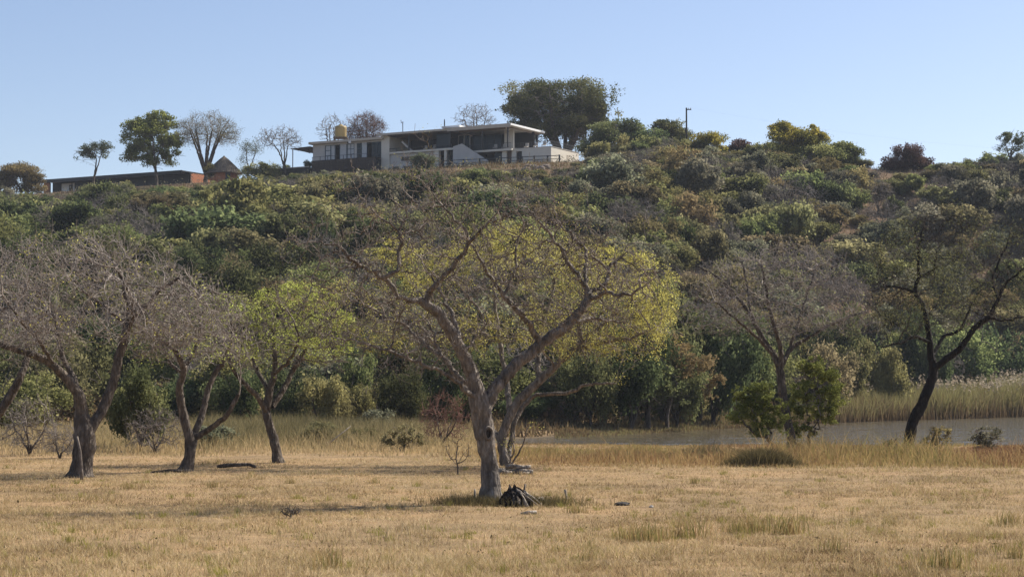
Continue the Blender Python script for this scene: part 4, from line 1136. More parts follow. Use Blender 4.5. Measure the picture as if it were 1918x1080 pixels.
far_tree('purple_shrub', 'dome of brownish purple shrub alone on the right skyline', 1697, 284,
         [(1697, 300, 42, 28), (1725, 308, 26, 18), (1690, 318, 46, 20)], L_PURPLE, 5, 330, .5, .7, .02, (.85, 11, .4, .15), fork=4, lobed=dict(size=.15, lobe=.36, dens=1.0, gap=.2))
far_tree('grey_tree', 'tall grey-green tree with visible stems at the right end of the ridge', 1893, 284,
         [(1895, 275, 28, 28), (1885, 258, 12, 14), (1912, 262, 14, 18)], L_SILVER, 6, 250, .5, .75, .022, (.7, 8, .38, .14), fork=3, lobed=dict(size=.11, lobe=.26, dens=.5, gap=.36))
far_tree('round_bush', 'big rounded olive-brown bush beside the brick pillar of the lodge', 38, 318,
         [(35, 338, 46, 36), (5, 345, 30, 28), (60, 350, 28, 26)], L_RUST, 6, 400, .5, .75, .022, (.85, 12, .42, .16), fork=4, lobed=dict(size=.13, lobe=.3, dens=.9, gap=.2))
far_tree('green_tree', 'olive bushy tree whose trunk rises right in front of the house veranda', 795, 286,
         [(792, 308, 24, 22), (805, 330, 24, 18), (785, 335, 20, 16)], L_SILVER, 5, 240, .45, .65, .02, (.75, 9, .35, .13), fork=3, lobed=dict(size=.12, lobe=.36, dens=1.0, gap=.15))

# ------------------------------------------------------------------ bushes of the hillside
def bush_meshes(name, seed, mat, n=3200, size=.085, tall=1.5, lobes=34, stems=B_HILL, twig_only=False, flat=.0, gap=.24):
    rng = np.random.default_rng(seed)
    # stems
    s = Skel()
    s.poly([(0, 0, -.3, .05), (rng.normal() * .05, rng.normal() * .05, tall * .22, .042)], .1, .01, rng=rng)
    for k in range(4):
        a = k * 1.6 + rng.uniform(0, 1)
        s.poly([(0, 0, tall * .1, .03), (math.cos(a) * .25, math.sin(a) * .25, tall * .35, .022), (math.cos(a) * .5, math.sin(a) * .5, tall * .65, .012)], .12, .02, rng=rng)
    A = ellipsoid(420 if twig_only else 90, (0, 0, tall * .52), (.95, .95, tall * .5), .2, 1, -.75, rng)
    s.colonize(A, .10 if twig_only else .14, 3, .12 if twig_only else .25, 40, .05, .25, rng).radii(.0055 if twig_only else .007, 2.2)
    if twig_only: s.spurs(1.6, .2, .02, .0042, rng=rng, up=.35)
    P, par, r = s.arrays()
    V, Fq = tube_geo(P, par, r, np.nonzero(par >= 0)[0] if not twig_only else np.nonzero(r >= .013)[0], 4)
    tr = mesh_np(name + '_trunk', V, Fq, stems)
    if twig_only:
        V, Fq = tube_geo(P, par, r, np.nonzero(r < .013)[0], 3)
        return tr, mesh_np(name + '_crown', V, Fq, mat)
    C, Nn, vv = [], [], []
    for k in range(lobes):
        d = unit(rng.normal(size=3)); d[2] = d[2] * .8 + .1
        q = d * np.array([.62, .62, tall * .36]) * rng.uniform(.5, 1.3) + np.array([0, 0, tall * .5])
        lr = rng.uniform(.11, .32) * np.array([1, 1, .8 - flat])
        m = int(n / lobes * (lr[0] / .22) ** 2)
        u = unit(rng.normal(size=(m, 3)))
        rad = np.clip(rng.normal(.88, .36, (m, 1)), .1, 1.8)
        C.append(q + u * lr * rad); Nn.append(u); vv.append(np.full(m, rng.random()))
    C = np.vstack(C); Nn = np.vstack(Nn); vv = np.concatenate(vv)
    # gaps: leave out pockets
    g = vnoise(C[:, 0] * 5 + 9, C[:, 2] * 5 + C[:, 1] * 4, seed) > gap
    g &= C[:, 2] > .04
    C, Nn, vv = C[g], Nn[g], vv[g]
    N = unit(Nn * .6 + rng.normal(size=C.shape) * .8 + np.array([0, 0, .3]))
    V, Fq = leaf_geo(C, N, size * rng.uniform(.5, 1.25, len(C)), .6, rng)
    v = np.clip(vv * .7 + rng.random(len(C)) * .35, 0, 1)
    return tr, mesh_np(name + '_crown', V, Fq, mat, np.repeat(v, 4))
KINDS = {
    'dark_bush': (L_DARK, 'dark_bush', 'dense dark green bush', 'dark green hillside bushes', dict(n=7600, size=.064)),
    'green_bush': (L_GREEN, 'green_bush', 'mid green leafy bush', 'mid green hillside bushes', dict(n=7400, size=.064)),
    'olive_bush': (L_OLIVE, 'olive_bush', 'dusty olive bush', 'olive hillside bushes', dict(n=6800, size=.064, gap=.28)),
    'autumn_bush': (L_RUST, 'autumn_bush', 'thin yellowish brown autumn bush', 'autumn hillside bushes', dict(n=5600, size=.052, gap=.34)),
    'silver_bush': (L_GREY, 'silver_bush', 'pale grey-green bush', 'grey-green hillside bushes', dict(n=6600, size=.064, gap=.34)),
    'bare_shrub': (B_HTWIG, 'bare_shrub', 'leafless grey twiggy shrub', 'grey leafless hillside shrubs', dict(twig_only=True)),
}
BUSH = {}
for ki, (k, (mat, nm, lab, grp, kw)) in enumerate(KINDS.items()):
    BUSH[k] = [bush_meshes(nm, 100 + ki * 10 + j, mat, tall=(1.35, 1.55, 1.2, 1.75)[j], **kw) for j in range(4)]
FINE = {k: [bush_meshes(KINDS[k][1] + '_fine', 300 + ki * 10 + j, KINDS[k][0], tall=(1.35, 1.55)[j], n=14500, size=.037, gap=.3) for j in range(2)] for ki, k in enumerate(('dark_bush', 'green_bush', 'olive_bush', 'autumn_bush'))}
def put_bush(kind, x, y, rad, h, label=None, group=None, var=None, mats=None, name=None, sink=.1, fine=False):
    mat, nm, lab, grp, kw = KINDS[kind]
    j = int(RNG.integers(0, 4)) if var is None else var
    if fine and kind in FINE: j = j % 2
    tr, cr = FINE[kind][j] if fine and kind in FINE else BUSH[kind][j]
    t = thing(name or nm, label or lab, 'bush', (x, y, gz(x, y) - sink), RNG.uniform(0, 6.28), group if label else grp)
    sc = (rad * RNG.uniform(.8, 1.3), rad * RNG.uniform(.8, 1.3), h / (1.35, 1.55, 1.2, 1.75)[j])
    t.rotation_euler = (RNG.normal() * .09, RNG.normal() * .09, t.rotation_euler[2])
    link('trunk', tr, t, scale=sc); link('crown', cr, t, scale=sc)
    return t
# scatter with a minimum spacing
pts = []
cell = {}
def try_pt(x, y, d):
    cx, cy_ = int(x // 6), int(y // 6)
    for a in (-1, 0, 1):
        for b in (-1, 0, 1):
            for (qx, qy, qd) in cell.get((cx + a, cy_ + b), ()):
                if (qx - x) ** 2 + (qy - y) ** 2 < ((d + qd) * .5) ** 2: return False
    cell.setdefault((cx, cy_), []).append((x, y, d)); return True
placed = []
counts = {k: 0 for k in KINDS}
for it in range(16000):
    y = RNG.uniform(112, 306)
    x = RNG.uniform(-.295, .295) * y
    yt_x = float(np.interp(x, TX, TY)); yr_x = float(np.clip(309 - .554 * (x + 32.7), 281, 338))
    if y < yt_x + 1 or y > yr_x + 6: continue
    s_ = (y - yt_x) / (yr_x - yt_x)
    px, py = to_px(x, y, gz(x, y))
    right = sstep((px - 850) / 500)
    dens = 1.0
    # opener ground under the house and in the red-soil patches on the right
    if 560 < px < 1120 and s_ > .86: dens = .8
    if 330 < px < 560 and s_ > .9: dens = .85
    if px > 1050 and .2 < s_ < .6 and vnoise(np.array([x * .06]), np.array([y * .05]), 21)[0] > .7: dens = .5
    if RNG.random() > dens: continue
    rad = (1.5 + 2.6 * RNG.random() ** 1.4) * (1 if s_ < .8 else .88) * (1.12 if px < 600 else 1)
    if s_ > .86 and px > 1090: rad *= 1.35
    if s_ > .88 and 520 < px < 1100: rad = RNG.uniform(.8, 2.3)
    h = rad * RNG.uniform(1.0, 1.8)
    tpx, tpy = to_px(x, y, gz(x, y) + h)
    lim = float(np.interp(px, [0, 45, 60, 155, 170, 235, 250, 350, 470, 540, 620, 800, 1060, 1100, 1180, 1260, 1350, 1400, 1440, 1560, 1610, 1650, 1750, 1800, 1918],
                          [346, 352, 362, 360, 338, 336, 350, 344, 330, 322, 318, 314, 310, 290, 272, 262, 276, 288, 268, 280, 306, 312, 314, 304, 290])) + RNG.uniform(0, 22)
    if tpy < lim:
        sc = (py - lim) / max(1e-3, (py - tpy))
        if sc < .3: continue
        h *= sc; rad *= max(.5, sc)
    if not try_pt(x, y, rad * 1.08): continue
    w = np.array([.36 - .27 * right, .32 - .13 * right, .12 + .14 * right, .03 + .06 * right, .08 + .14 * right, .10 + .06 * right])
    if s_ > .82 and 520 < px < 1120: w = np.array([.06, .22, .26, .18, .18, .12])
    ptch = vnoise(np.array([x * .045 + 3]), np.array([y * .045]), 33)[0]
    w[0] *= .4 + 1.4 * ptch; w[5] *= 1.9 - 1.4 * ptch; w[3] *= 1.7 - 1.1 * ptch
    k = list(KINDS)[int(RNG.choice(6, p=w / w.sum()))]
    if counts[k] >= 265: continue
    counts[k] += 1
    zone = 'below the brick lodge' if px < 470 else 'below the house' if px < 1090 else 'below the power pole' if px < 1390 else 'below the gold-tipped trees' if px < 1620 else 'below the purple dome shrub'
    lvl = 'high on' if s_ > .62 else 'halfway up' if s_ > .3 else 'low on'
    adj = 'broad' if rad > 2.9 else 'small' if rad < 2.0 else 'medium-sized'
    lab_ = f'{adj} {KINDS[k][2]} {lvl} the hillside {zone}'
    put_bush(k, x, y, rad, h, lab_, KINDS[k][3], fine=y < 190)
    placed.append((x, y, rad))
print('hill bushes', counts)

# thick row of bushy trees along the right-hand ridge
for i, px in enumerate(np.arange(1092, 1940, 15)):
    px = px + RNG.uniform(-7, 7); Y_ = RNG.uniform(281, 291)
    top = np.interp(px, [1095, 1120, 1180, 1230, 1270, 1350, 1400, 1440, 1500, 1560, 1600, 1640, 1680, 1750, 1790, 1830, 1870, 1918],
                    [298, 276, 268, 266, 268, 286, 288, 268, 272, 290, 302, 314, 312, 320, 312, 305, 300, 300]) + RNG.uniform(-12, 10)
    x = (px - 959) / F_PX * Y_
    h = at(px, top, Y_)[2] - gz(x, Y_)
    if h < 1.2: continue
    k = ['dark_bush', 'green_bush', 'olive_bush', 'silver_bush', 'autumn_bush', 'green_bush', 'bare_shrub'][int(RNG.integers(0, 7))]
    put_bush(k, x, Y_, max(1.9, h * .66), h * 1.2, KINDS[k][2] + ' in the thick row along the ridge right of the house', KINDS[k][3])
# ------------------------------------------------------------------ bushes at the foot of the hill, by the lake and behind the lawn
def bush_px(kind, px, base_py, w_px, h_px, label, name=None, Y=None, group=None):
    if Y is None:
        p = on_ground(px, base_py)
    else:
        x = (px - 959) / F_PX * Y; p = np.array([x, Y, gz(x, Y)])
    k = ppm(p[1])
    return put_bush(kind, p[0], p[1], w_px / 2 / k, h_px / k * 1.04, label, group, name=name, fine=True)
bush_px('dark_bush', 265, 845, 150, 160, 'dark green bush between the umbrella tree and the twin-trunk tree')
bush_px('bare_shrub', 290, 850, 150, 90, 'low grey twig thicket below the dark bush between two bare trees', 'bare_shrub')
bush_px('bare_shrub', 55, 852, 130, 110, 'grey leafless thicket left of the umbrella tree trunk', 'bare_shrub')
bush_px('bare_shrub', 110, 858, 90, 70, 'small grey leafless thicket close to the umbrella tree trunk', 'bare_shrub')
bush_px('green_bush', 40, 815, 170, 130, 'rounded green bush behind the leaning trunk beside the umbrella tree')
bush_px('olive_bush', 110, 800, 150, 150, 'tall olive bush behind the umbrella tree trunk')
bush_px('dark_bush', 440, 800, 130, 130, 'dark bush behind the twin-trunk bare tree', Y=112)
bush_px('dark_bush', 560, 800, 130, 120, 'dark bush behind the lime-leaved tree trunk', Y=112)
bush_px('autumn_bush', 600, 795, 130, 130, 'yellow-brown bush right of the lime-leaved tree', Y=110)
bush_px('autumn_bush', 680, 795, 120, 110, 'second yellow-brown bush, next to a dark one behind the tall grass', Y=113)
bush_px('dark_bush', 745, 795, 120, 125, 'dark bush behind the tall grass left of the gnarled tree', Y=110)
bush_px('dark_bush', 820, 795, 110, 140, 'dark bush directly behind the gnarled tree limbs', Y=116)
bush_px('green_bush', 660, 790, 110, 150, 'green bush behind the yellow-brown bushes', Y=119)

bush_px('bare_shrub', 830, 838, 100, 105, 'red-brown leafless shrub just left of the gnarled tree trunk', 'russet_shrub')
for o in bpy.data.objects:
    if o.name.startswith('russet_shrub'):
        for c in o.children:
            if c.name.startswith('crown'):
                c.data = c.data.copy(); c.data.materials[0] = B_RED
bush_px('silver_bush', 405, 838, 80, 46, 'low grey-green bush in the tall grass right of the twin-trunk tree')
bush_px('olive_bush', 600, 832, 76, 44, 'low olive bush in the tall grass right of the lime-leaved tree trunk')
bush_px('autumn_bush', 672, 834, 84, 38, 'low straw-brown bush in the tall grass between the lime-leaved tree and the bright green bush')
bush_px('silver_bush', 705, 815, 100, 52, 'wider grey-green bush at the back of the tall grass')
bush_px('dark_bush', 1010, 778, 120, 140, 'dark bush behind the open grass strip left of the shade trees', Y=136)
# big shade trees at the inlet
def shade_tree(label, px, Y, crowns, mat, n=420, name='shade_tree', leaf=(.8, 15, .36, .15), w=12, lsize=.12, dens=.8, gap=.27):
    return far_tree(name, label, px, Y, crowns, mat, w, n, .42, .62, .016, leaf, fork=4, lo=.25, spur=(.4, .5), zmin=-.9, twig=B_HILL, thr=.05, lobed=dict(size=lsize, lobe=.3, dens=dens, gap=gap))
bush_px('dark_bush', 1105, 800, 150, 170, 'dark leafy mass under the broad shade tree at the inlet', 'shade_bush', Y=122)
bush_px('dark_bush', 1185, 806, 170, 190, 'dark leafy mass at the water edge below the tan foliage', 'shade_bush', Y=124)
bush_px('dark_bush', 1265, 806, 160, 170, 'dark bush right at the water edge between the shade trees', 'shade_bush', Y=131)
bush_px('dark_bush', 1330, 800, 150, 200, 'tall dark bush under the right-hand shade tree', 'shade_bush', Y=138)
bush_px('dark_bush', 1240, 790, 200, 240, 'tallest dark bush behind the tan-leaved tree', 'shade_bush', Y=138)
shade_tree('broad dark shade tree overhanging the lake inlet behind the pale bare branch', 1130, 128, [(1130, 680, 80, 90), (1090, 720, 55, 55), (1180, 660, 60, 60)], L_DARK)
shade_tree('dark shade tree at the water edge under the dry tan foliage', 1215, 127, [(1215, 690, 70, 85), (1240, 735, 60, 45)], L_DARK)
shade_tree('dark shade tree right of the dry tan foliage at the inlet', 1310, 141, [(1310, 670, 70, 95), (1330, 730, 55, 50)], L_DARK)
shade_tree('green leafy tree between the shade trees and the bare bank tree', 1385, 150, [(1385, 650, 55, 85), (1400, 715, 50, 50)], L_GREEN)
shade_tree('dry tan-leaved tree hanging over the lake inlet', 1250, 128, [(1262, 668, 42, 34), (1305, 690, 42, 30), (1240, 640, 34, 28), (1345, 715, 20, 16), (1330, 740, 16, 22)], L_TAN, 330, 'tan_leaved_tree', (.6, 6, .3, .11), 8, .085, .5, .36)
shade_tree('brownish half-dry tree behind the yellow-leaved tree right side', 1225, 142, [(1240, 610, 50, 46), (1215, 655, 36, 28)], L_RUST, 300, 'half_dry_tree', (.7, 8, .34, .13), 9, .1, .6, .33)
bush_px('green_bush', 1455, 800, 120, 150, 'leafy green bush behind the bare bank tree trunk', Y=156)
bush_px('olive_bush', 1530, 790, 130, 150, 'olive bush behind the green sapling on the far shore', Y=165)
bush_px('green_bush', 1600, 785, 120, 160, 'green bush on the far shore left of the reeds', Y=172)
bush_px('autumn_bush', 1665, 785, 110, 140, 'yellowish bush on the far shore at the start of the reeds', Y=176)
bush_px('dark_bush', 1560, 780, 130, 190, 'dark tall bush on the far shore behind the olive one', Y=178)
bush_px('dark_bush', 1720, 775, 130, 170, 'dark bush behind the black-barked tree above the reeds', Y=190)
bush_px('green_bush', 1800, 765, 140, 150, 'green bush above the reed bed between the black tree limbs', Y=205)
bush_px('dark_bush', 1880, 760, 140, 130, 'dark bush above the reed bed at its pale plumes', Y=208)
# saplings and shrubs on the near bank
def sapling(label, px, py, crowns, mat, n=260, w=6, name='sapling', dens=.5):
    b = gpt(px, py)
    return far_tree(name, label, px, b[1], crowns, mat, w, n, .2, .3, .008, (.7, 8, .14, .075), fork=3, lo=.2, spur=(.4, .25), zmin=-.9, bark=B_LEFT, twig=B_TWIG, thr=.03, lobed=dict(size=.042, lobe=.26, dens=dens, gap=.40))
sapling('bright green sapling leaning right of the bare bank tree', 1508, 850, [(1532, 730, 46, 64), (1505, 765, 34, 46), (1548, 778, 34, 34), (1500, 810, 26, 22), (1525, 690, 24, 26)], L_SAP, dens=.75)
sapling('dark leaning sapling left of the bare bank tree', 1455, 853, [(1405, 775, 44, 40), (1432, 800, 40, 30), (1388, 742, 28, 24), (1425, 745, 34, 34), (1455, 775, 26, 30)], L_SAP, 240, 8, dens=.65)
sapling('small bright green bush in the tall grass left of the gnarled tree', 755, 845, [(755, 815, 36, 24), (738, 826, 26, 18), (775, 828, 24, 18)], L_OLIVE, 110, 3, 'green_bush')
sm = gpt(1428, 872)
nb = 5200
q = RNG.normal(size=(nb, 2)) * np.array([.62, .45])
V, Fs, k = blades(np.stack([q[:, 0], q[:, 1], -.05 + 0 * q[:, 0]], 1), RNG.uniform(.25, .75, nb) * np.exp(-(q[:, 0] / 1.3) ** 2), np.full(nb, .02), RNG.uniform(.2, .9, nb), seg=2)
tag(link('scrub_mound', mesh_np('scrub_mound', V, Fs, G_SCRUB, np.repeat(RNG.random(nb), k)), None, sm), 'low mound of rank grass with shade in its dark colour at the foot of the bare bank tree', 'grass mound')  # real grass clump; its dark colour also paints the shadow lying there
sapling('small brown-green shrub on the bank right of the black tree', 1757, 852, [(1760, 818, 26, 22), (1742, 832, 20, 16)], L_RUST, 120, 3, 'bank_shrub')
sapling('small grey-green shrub on the bank in front of the water', 1842, 848, [(1850, 815, 30, 18), (1830, 820, 18, 18), (1845, 835, 24, 14)], L_GREY, 120, 3, 'bank_shrub')
sapling('tiny shrub on the bank left of the black tree foot', 1668, 852, [(1668, 836, 20, 14)], L_OLIVE, 70, 3, 'bank_shrub')
# ridge shrubs beside the buildings
bush_px('dark_bush', 577, 316, 26, 20, 'clipped black-green hedge under the carport', 'hedge', Y=316).location.z = 37.8
bush_px('dark_bush', 534, 318, 15, 13, 'round clipped bush at the foot of the bare tree by the carport', 'clipped_bush', Y=317).location.z = 37.8
bush_px('green_bush', 395, 350, 40, 42, 'green bush between the brick end wall and the thatched hut', Y=316)
bush_px('green_bush', 485, 345, 70, 34, 'green bush right of the thatched hut', Y=313)

# ------------------------------------------------------------------ grasses
def in_lake(x, y, margin=0):
    ln = np.interp(x, LX, LNY); lf = np.interp(x, LX, LFY)
    return (x > -5) & (np.minimum(y - ln, lf - y) > margin)
def stuff(name, V, Fs, mat, var, label, cat):
    return tag(link(name, mesh_np(name, V, Fs, mat, var)), label, cat, kind='stuff')
# short dry lawn
n = 560000
u = RNG.random(n)
Y = 19.0 * (70.0 / 19.0) ** (u ** 1.12)
X = RNG.uniform(-1, 1, n) * (.30 * Y + 1.5)
cl = vnoise(X * 2.2, Y * 2.2, 41)
bare = sstep((vnoise(X * .22, Y * .13, 48) - .22) / .2)
keep = RNG.random(n) < (.12 + 1.15 * cl * (.5 + vnoise(X * 6, Y * 6, 45))) * (.35 + .65 * bare)
X, Y, cl = X[keep], Y[keep], cl[keep]
tuftd = vnoise(X * .5, Y * .5, 42)
H = RNG.uniform(.02, .085, len(X)) * (.5 + 1.1 * cl) * (1 + .8 * np.clip(tuftd - .62, 0, 1) * 3)
W = .0055 + .00016 * Y
P = np.stack([X, Y, ground(X, Y) - .005], 1)
V, Fs, k = blades(P, H, W, RNG.uniform(.3, 1.2, len(X)))
big = vnoise(X * .23, Y * .23, 44)
var = np.clip(RNG.random(len(X)) * .62 + .3 * big + .35 * (vnoise(X * 3.1, Y * 3.1, 46) - .5) + .3 * (vnoise(X * .7, Y * .4, 50) - .5), 0, .86)
gr = (RNG.random(len(X)) < .05 + .22 * np.clip(tuftd - .5, 0, 1))
var = np.where(gr, RNG.uniform(.9, 1, len(X)), var)
stuff('lawn_grass', V, Fs, G_LAWN, np.repeat(var, k), 'short dry straw-coloured grass covering the open lawn', 'grass')
# tall thin seed stalks in the nearest lawn
n = 5200
Y = RNG.uniform(20.5, 33, n); X = RNG.uniform(-.3, .3, n) * Y
m = RNG.random(n) < .25 + .9 * (vnoise(X * .6, Y * .6, 47) > .55)
X, Y = X[m], Y[m]
V, Fs, k = blades(np.stack([X, Y, ground(X, Y)], 1), RNG.uniform(.08, .2, len(X)), np.full(len(X), .006), RNG.uniform(.1, .45, len(X)), seg=2)
stuff('seed_stalks', V, Fs, G_LAWN, np.repeat(RNG.uniform(.4, 1, len(X)), k), 'thin taller grass stalks standing in the nearest lawn', 'grass')
n = 2600
Y = 20.5 * (64 / 20.5) ** RNG.random(n); X = RNG.uniform(-.3, .3, n) * Y
C = np.stack([X, Y, ground(X, Y) + .03], 1)
V, Fq = leaf_geo(C, unit(RNG.normal(size=C.shape) * .8 + np.array([0, 0, .8])), RNG.uniform(.01, .032, n) * (1 + (RNG.random(n) < .03) * 1.0), .45)
stuff('lawn_litter', V, Fq, G_SCRUB, np.repeat(RNG.random(n), 4), 'dark leaf and twig litter scattered over the lawn', 'litter')
# longer clumps all over the lawn
n = 1500
Y = 20.5 * (62 / 20.5) ** RNG.random(n); X = RNG.uniform(-.3, .3, n) * Y
m = vnoise(X * .35, Y * .22, 49) > .42
X, Y = X[m], Y[m]; nb = 26
hb_ = np.repeat(RNG.uniform(.06, .17, len(X)), nb); tn = np.repeat(RNG.random(len(X)), nb)
X = np.repeat(X, nb) + RNG.normal(size=len(X) * nb) * .06; Y = np.repeat(Y, nb) + RNG.normal(size=len(Y) * nb) * .06
V, Fs, k = blades(np.stack([X, Y, ground(X, Y) - .01], 1), hb_ * RNG.uniform(.5, 1.2, len(X)), .006 + .00012 * Y, RNG.uniform(.15, .6, len(X)), seg=2)
var = np.where(tn < .72, np.clip(.25 + .6 * RNG.random(len(X)), 0, .88), RNG.uniform(.9, 1, len(X)))
stuff('lawn_clumps', V, Fs, G_LAWN, np.repeat(var, k), 'longer straw and greenish clumps scattered over the lawn', 'grass')
# bank grass along the lake
def lawn_edge(X):
    return np.interp(X, [-60, -14, -8, -2, 1, 6, 12, 40], [76, 72, 74, 72, 63.5, 62.5, 62, 61])
n = 125000
X = RNG.uniform(-3, 34, n); Y = RNG.uniform(60, 99, n)
e = lawn_edge(X)
dd = Y - e
m = (dd > -1.5 * RNG.random(n) ** 2) & ~in_lake(X, Y, 1.0) & (X < .31 * Y) & (RNG.random(n) < .25 + 1.1 * vnoise(X * .7, Y * .7, 51))
X, Y, dd = X[m], Y[m], dd[m]
nz_ = vnoise(X * .55, Y * .4, 52) * .6 + vnoise(X * 1.7, Y * 1.3, 54) * .4
hh = .12 + .42 * sstep(dd / 4.0) * (.2 + 3.2 * nz_ ** 2)
hh *= np.interp(X, [6, 11], [1, 1.3])
hh *= np.interp(Y, [60, 66, 72, 78, 92, 99], [1.25, 1.0, .5, .2, .1, .08])
H = hh * RNG.uniform(.4, 1.25, len(X))
V, Fs, k = blades(np.stack([X, Y, ground(X, Y) - .01], 1), H, np.full(len(X), .022), RNG.uniform(.15, .8, len(X)), seg=2)
tone = vnoise(X * .3 + 5, Y * .3, 53)
redd = np.clip((tone - .45) * 2.2, 0, 1) * sstep((X - 8) / 6)
var = np.clip(.35 + .5 * (1 - tone) * .9 - .75 * redd + .35 * (nz_ - .5) + RNG.normal(size=len(X)) * .18, 0, 1)
stuff('bank_grass', V, Fs, G_BANK, np.repeat(var, k), 'golden and reddish rank grass along the near lake bank', 'grass')
# tall pale grass at the back of the lawn on the left
n = 115000
X = RNG.uniform(-36, -.8, n); Y = RNG.uniform(66, 118, n)
e = lawn_edge(X)
dd = Y - e
m = (dd > -2.5 * RNG.random(n) ** 2) & (np.abs(X) < .30 * Y + 2) & ~in_lake(X, Y, 0) & (RNG.random(n) < .35 + .8 * vnoise(X * .5, Y * .5, 55))
X, Y, dd = X[m], Y[m], dd[m]
px_ = 959 + F_PX * X / Y
tallz = sstep((dd - 3) / 12) * np.interp(px_, [-200, 120, 330, 400, 560, 780, 860, 960, 1100], [.4, .35, .45, 1, 1, .8, .4, .12, .02])
H = (.14 + .32 * sstep(dd / 6) * np.interp(px_, [700, 860, 930], [1, .7, .2]) * (.4 + vnoise(X * .9, Y * .9, 57)) + .82 * tallz * (.35 + 1.0 * vnoise(X * .45, Y * .45, 56))) * RNG.uniform(.55, 1.1, len(X))
V, Fs, k = blades(np.stack([X, Y, ground(X, Y) - .01], 1), H, np.full(len(X), .026), RNG.uniform(.1, .6, len(X)), seg=2)
var = np.clip(.95 - .75 * tallz + .5 * (vnoise(X * .5, Y * .5, 64) - .5) + RNG.normal(size=len(X)) * .22, 0, 1)
stuff('tall_grass', V, Fs, G_TALL, np.repeat(var, k), 'tall pale grey-green grass behind the lawn among the left trees', 'grass')
# reed bed on the far shore
n = 60000
X = RNG.uniform(-2, 72, n); lf = np.interp(X, LX, LFY)
Y = lf + RNG.uniform(-3.5, 10, n)
hx = np.interp(X, [-2, 2, 12, 18, 26, 30, 38, 52, 72], [.3, .3, .4, .8, 1.7, 2.3, 3.0, 3.9, 4.0])
m = (np.abs(X) < .31 * Y) & (RNG.random(n) < .4 + .7 * vnoise(X * .4, Y * .4, 58)) & ~((X < 2.5))
X, Y, hx = X[m], Y[m], hx[m]
H = hx * RNG.uniform(.5, 1.1, len(X)) * (.75 + .4 * vnoise(X * .35, Y * .35, 59))
zb = np.maximum(ground(X, Y), WATER_Z - .3)
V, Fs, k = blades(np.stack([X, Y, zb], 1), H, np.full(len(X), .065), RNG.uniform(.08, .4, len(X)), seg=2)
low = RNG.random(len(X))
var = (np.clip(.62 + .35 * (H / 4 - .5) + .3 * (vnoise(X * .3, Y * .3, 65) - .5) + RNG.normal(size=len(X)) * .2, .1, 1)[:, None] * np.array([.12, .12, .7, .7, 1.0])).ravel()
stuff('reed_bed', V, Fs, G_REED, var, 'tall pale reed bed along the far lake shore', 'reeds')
m = (H > 2.9) & (RNG.random(len(X)) < .09)
tips = np.stack([X[m], Y[m], zb[m] + H[m]], 1)
C = np.repeat(tips, 6, 0) + RNG.normal(size=(len(tips) * 6, 3)) * np.array([.09, .09, .2])
V, Fq = leaf_geo(C, unit(RNG.normal(size=C.shape)), RNG.uniform(.1, .2, len(C)), .4)
stuff('reed_plumes', V, Fq, G_PLUME, np.repeat(RNG.random(len(C)), 4), 'pale feathery plumes topping the reed bed', 'reeds')
# dry grass and low growth over the hillside
n = 150000
Y = RNG.uniform(108, 312, n); X = RNG.uniform(-.30, .30, n) * Y
m = ~in_lake(X, Y, -1) & (RNG.random(n) < .15 + 1.0 * vnoise(X * .25, Y * .25, 61))
rel = HO[:2]; du = (X - rel[0]) * HU[0] + (Y - rel[1]) * HU[1]; dv = (X - rel[0]) * HV[0] + (Y - rel[1]) * HV[1]
m &= ~((du > -5) & (du < 45) & (dv > -3))
X, Y = X[m], Y[m]
H = RNG.uniform(.2, .75, len(X)) * (.5 + vnoise(X * .4, Y * .4, 62))
V, Fs, k = blades(np.stack([X, Y, ground(X, Y) - .02], 1), H, np.full(len(X), .13), RNG.uniform(.2, .7, len(X)))
var = np.clip(RNG.random(len(X)) * .7 + .3 * vnoise(X * .12, Y * .12, 63), 0, 1)
stuff('hill_grass', V, Fs, G_HILL, np.repeat(var, k), 'dry brown grass between the bushes of the hillside', 'grass')
n = 110000
Y = RNG.uniform(112, 310, n); X = RNG.uniform(-.30, .30, n) * Y
yt_ = np.interp(X, TX, TY)
m = (Y > yt_ + 1) & (RNG.random(n) < np.clip((vnoise(X * .16, Y * .16, 71) - .32) * 2.4, 0, 1))
du = (X - rel[0]) * HU[0] + (Y - rel[1]) * HU[1]; dv = (X - rel[0]) * HV[0] + (Y - rel[1]) * HV[1]
m &= ~((du > -10) & (du < 47) & (dv > -7))
m &= ~((X < -44) & (Y > 309))
X, Y = X[m], Y[m]
C = np.stack([X, Y, ground(X, Y) + RNG.random(len(X)) ** 1.5 * 1.3 * (.4 + vnoise(X * .5, Y * .5, 72))], 1)
V, Fq = leaf_geo(C, unit(RNG.normal(size=C.shape) + np.array([0, 0, .5])), RNG.uniform(.08, .17, len(C)), .6)
stuff('hill_undergrowth', V, Fq, L_GREY, np.repeat(np.clip(vnoise(X * .2, Y * .2, 73) * .7 + RNG.random(len(X)) * .4, 0, 1), 4), 'low grey-green scrub filling the gaps between the hillside bushes', 'scrub')
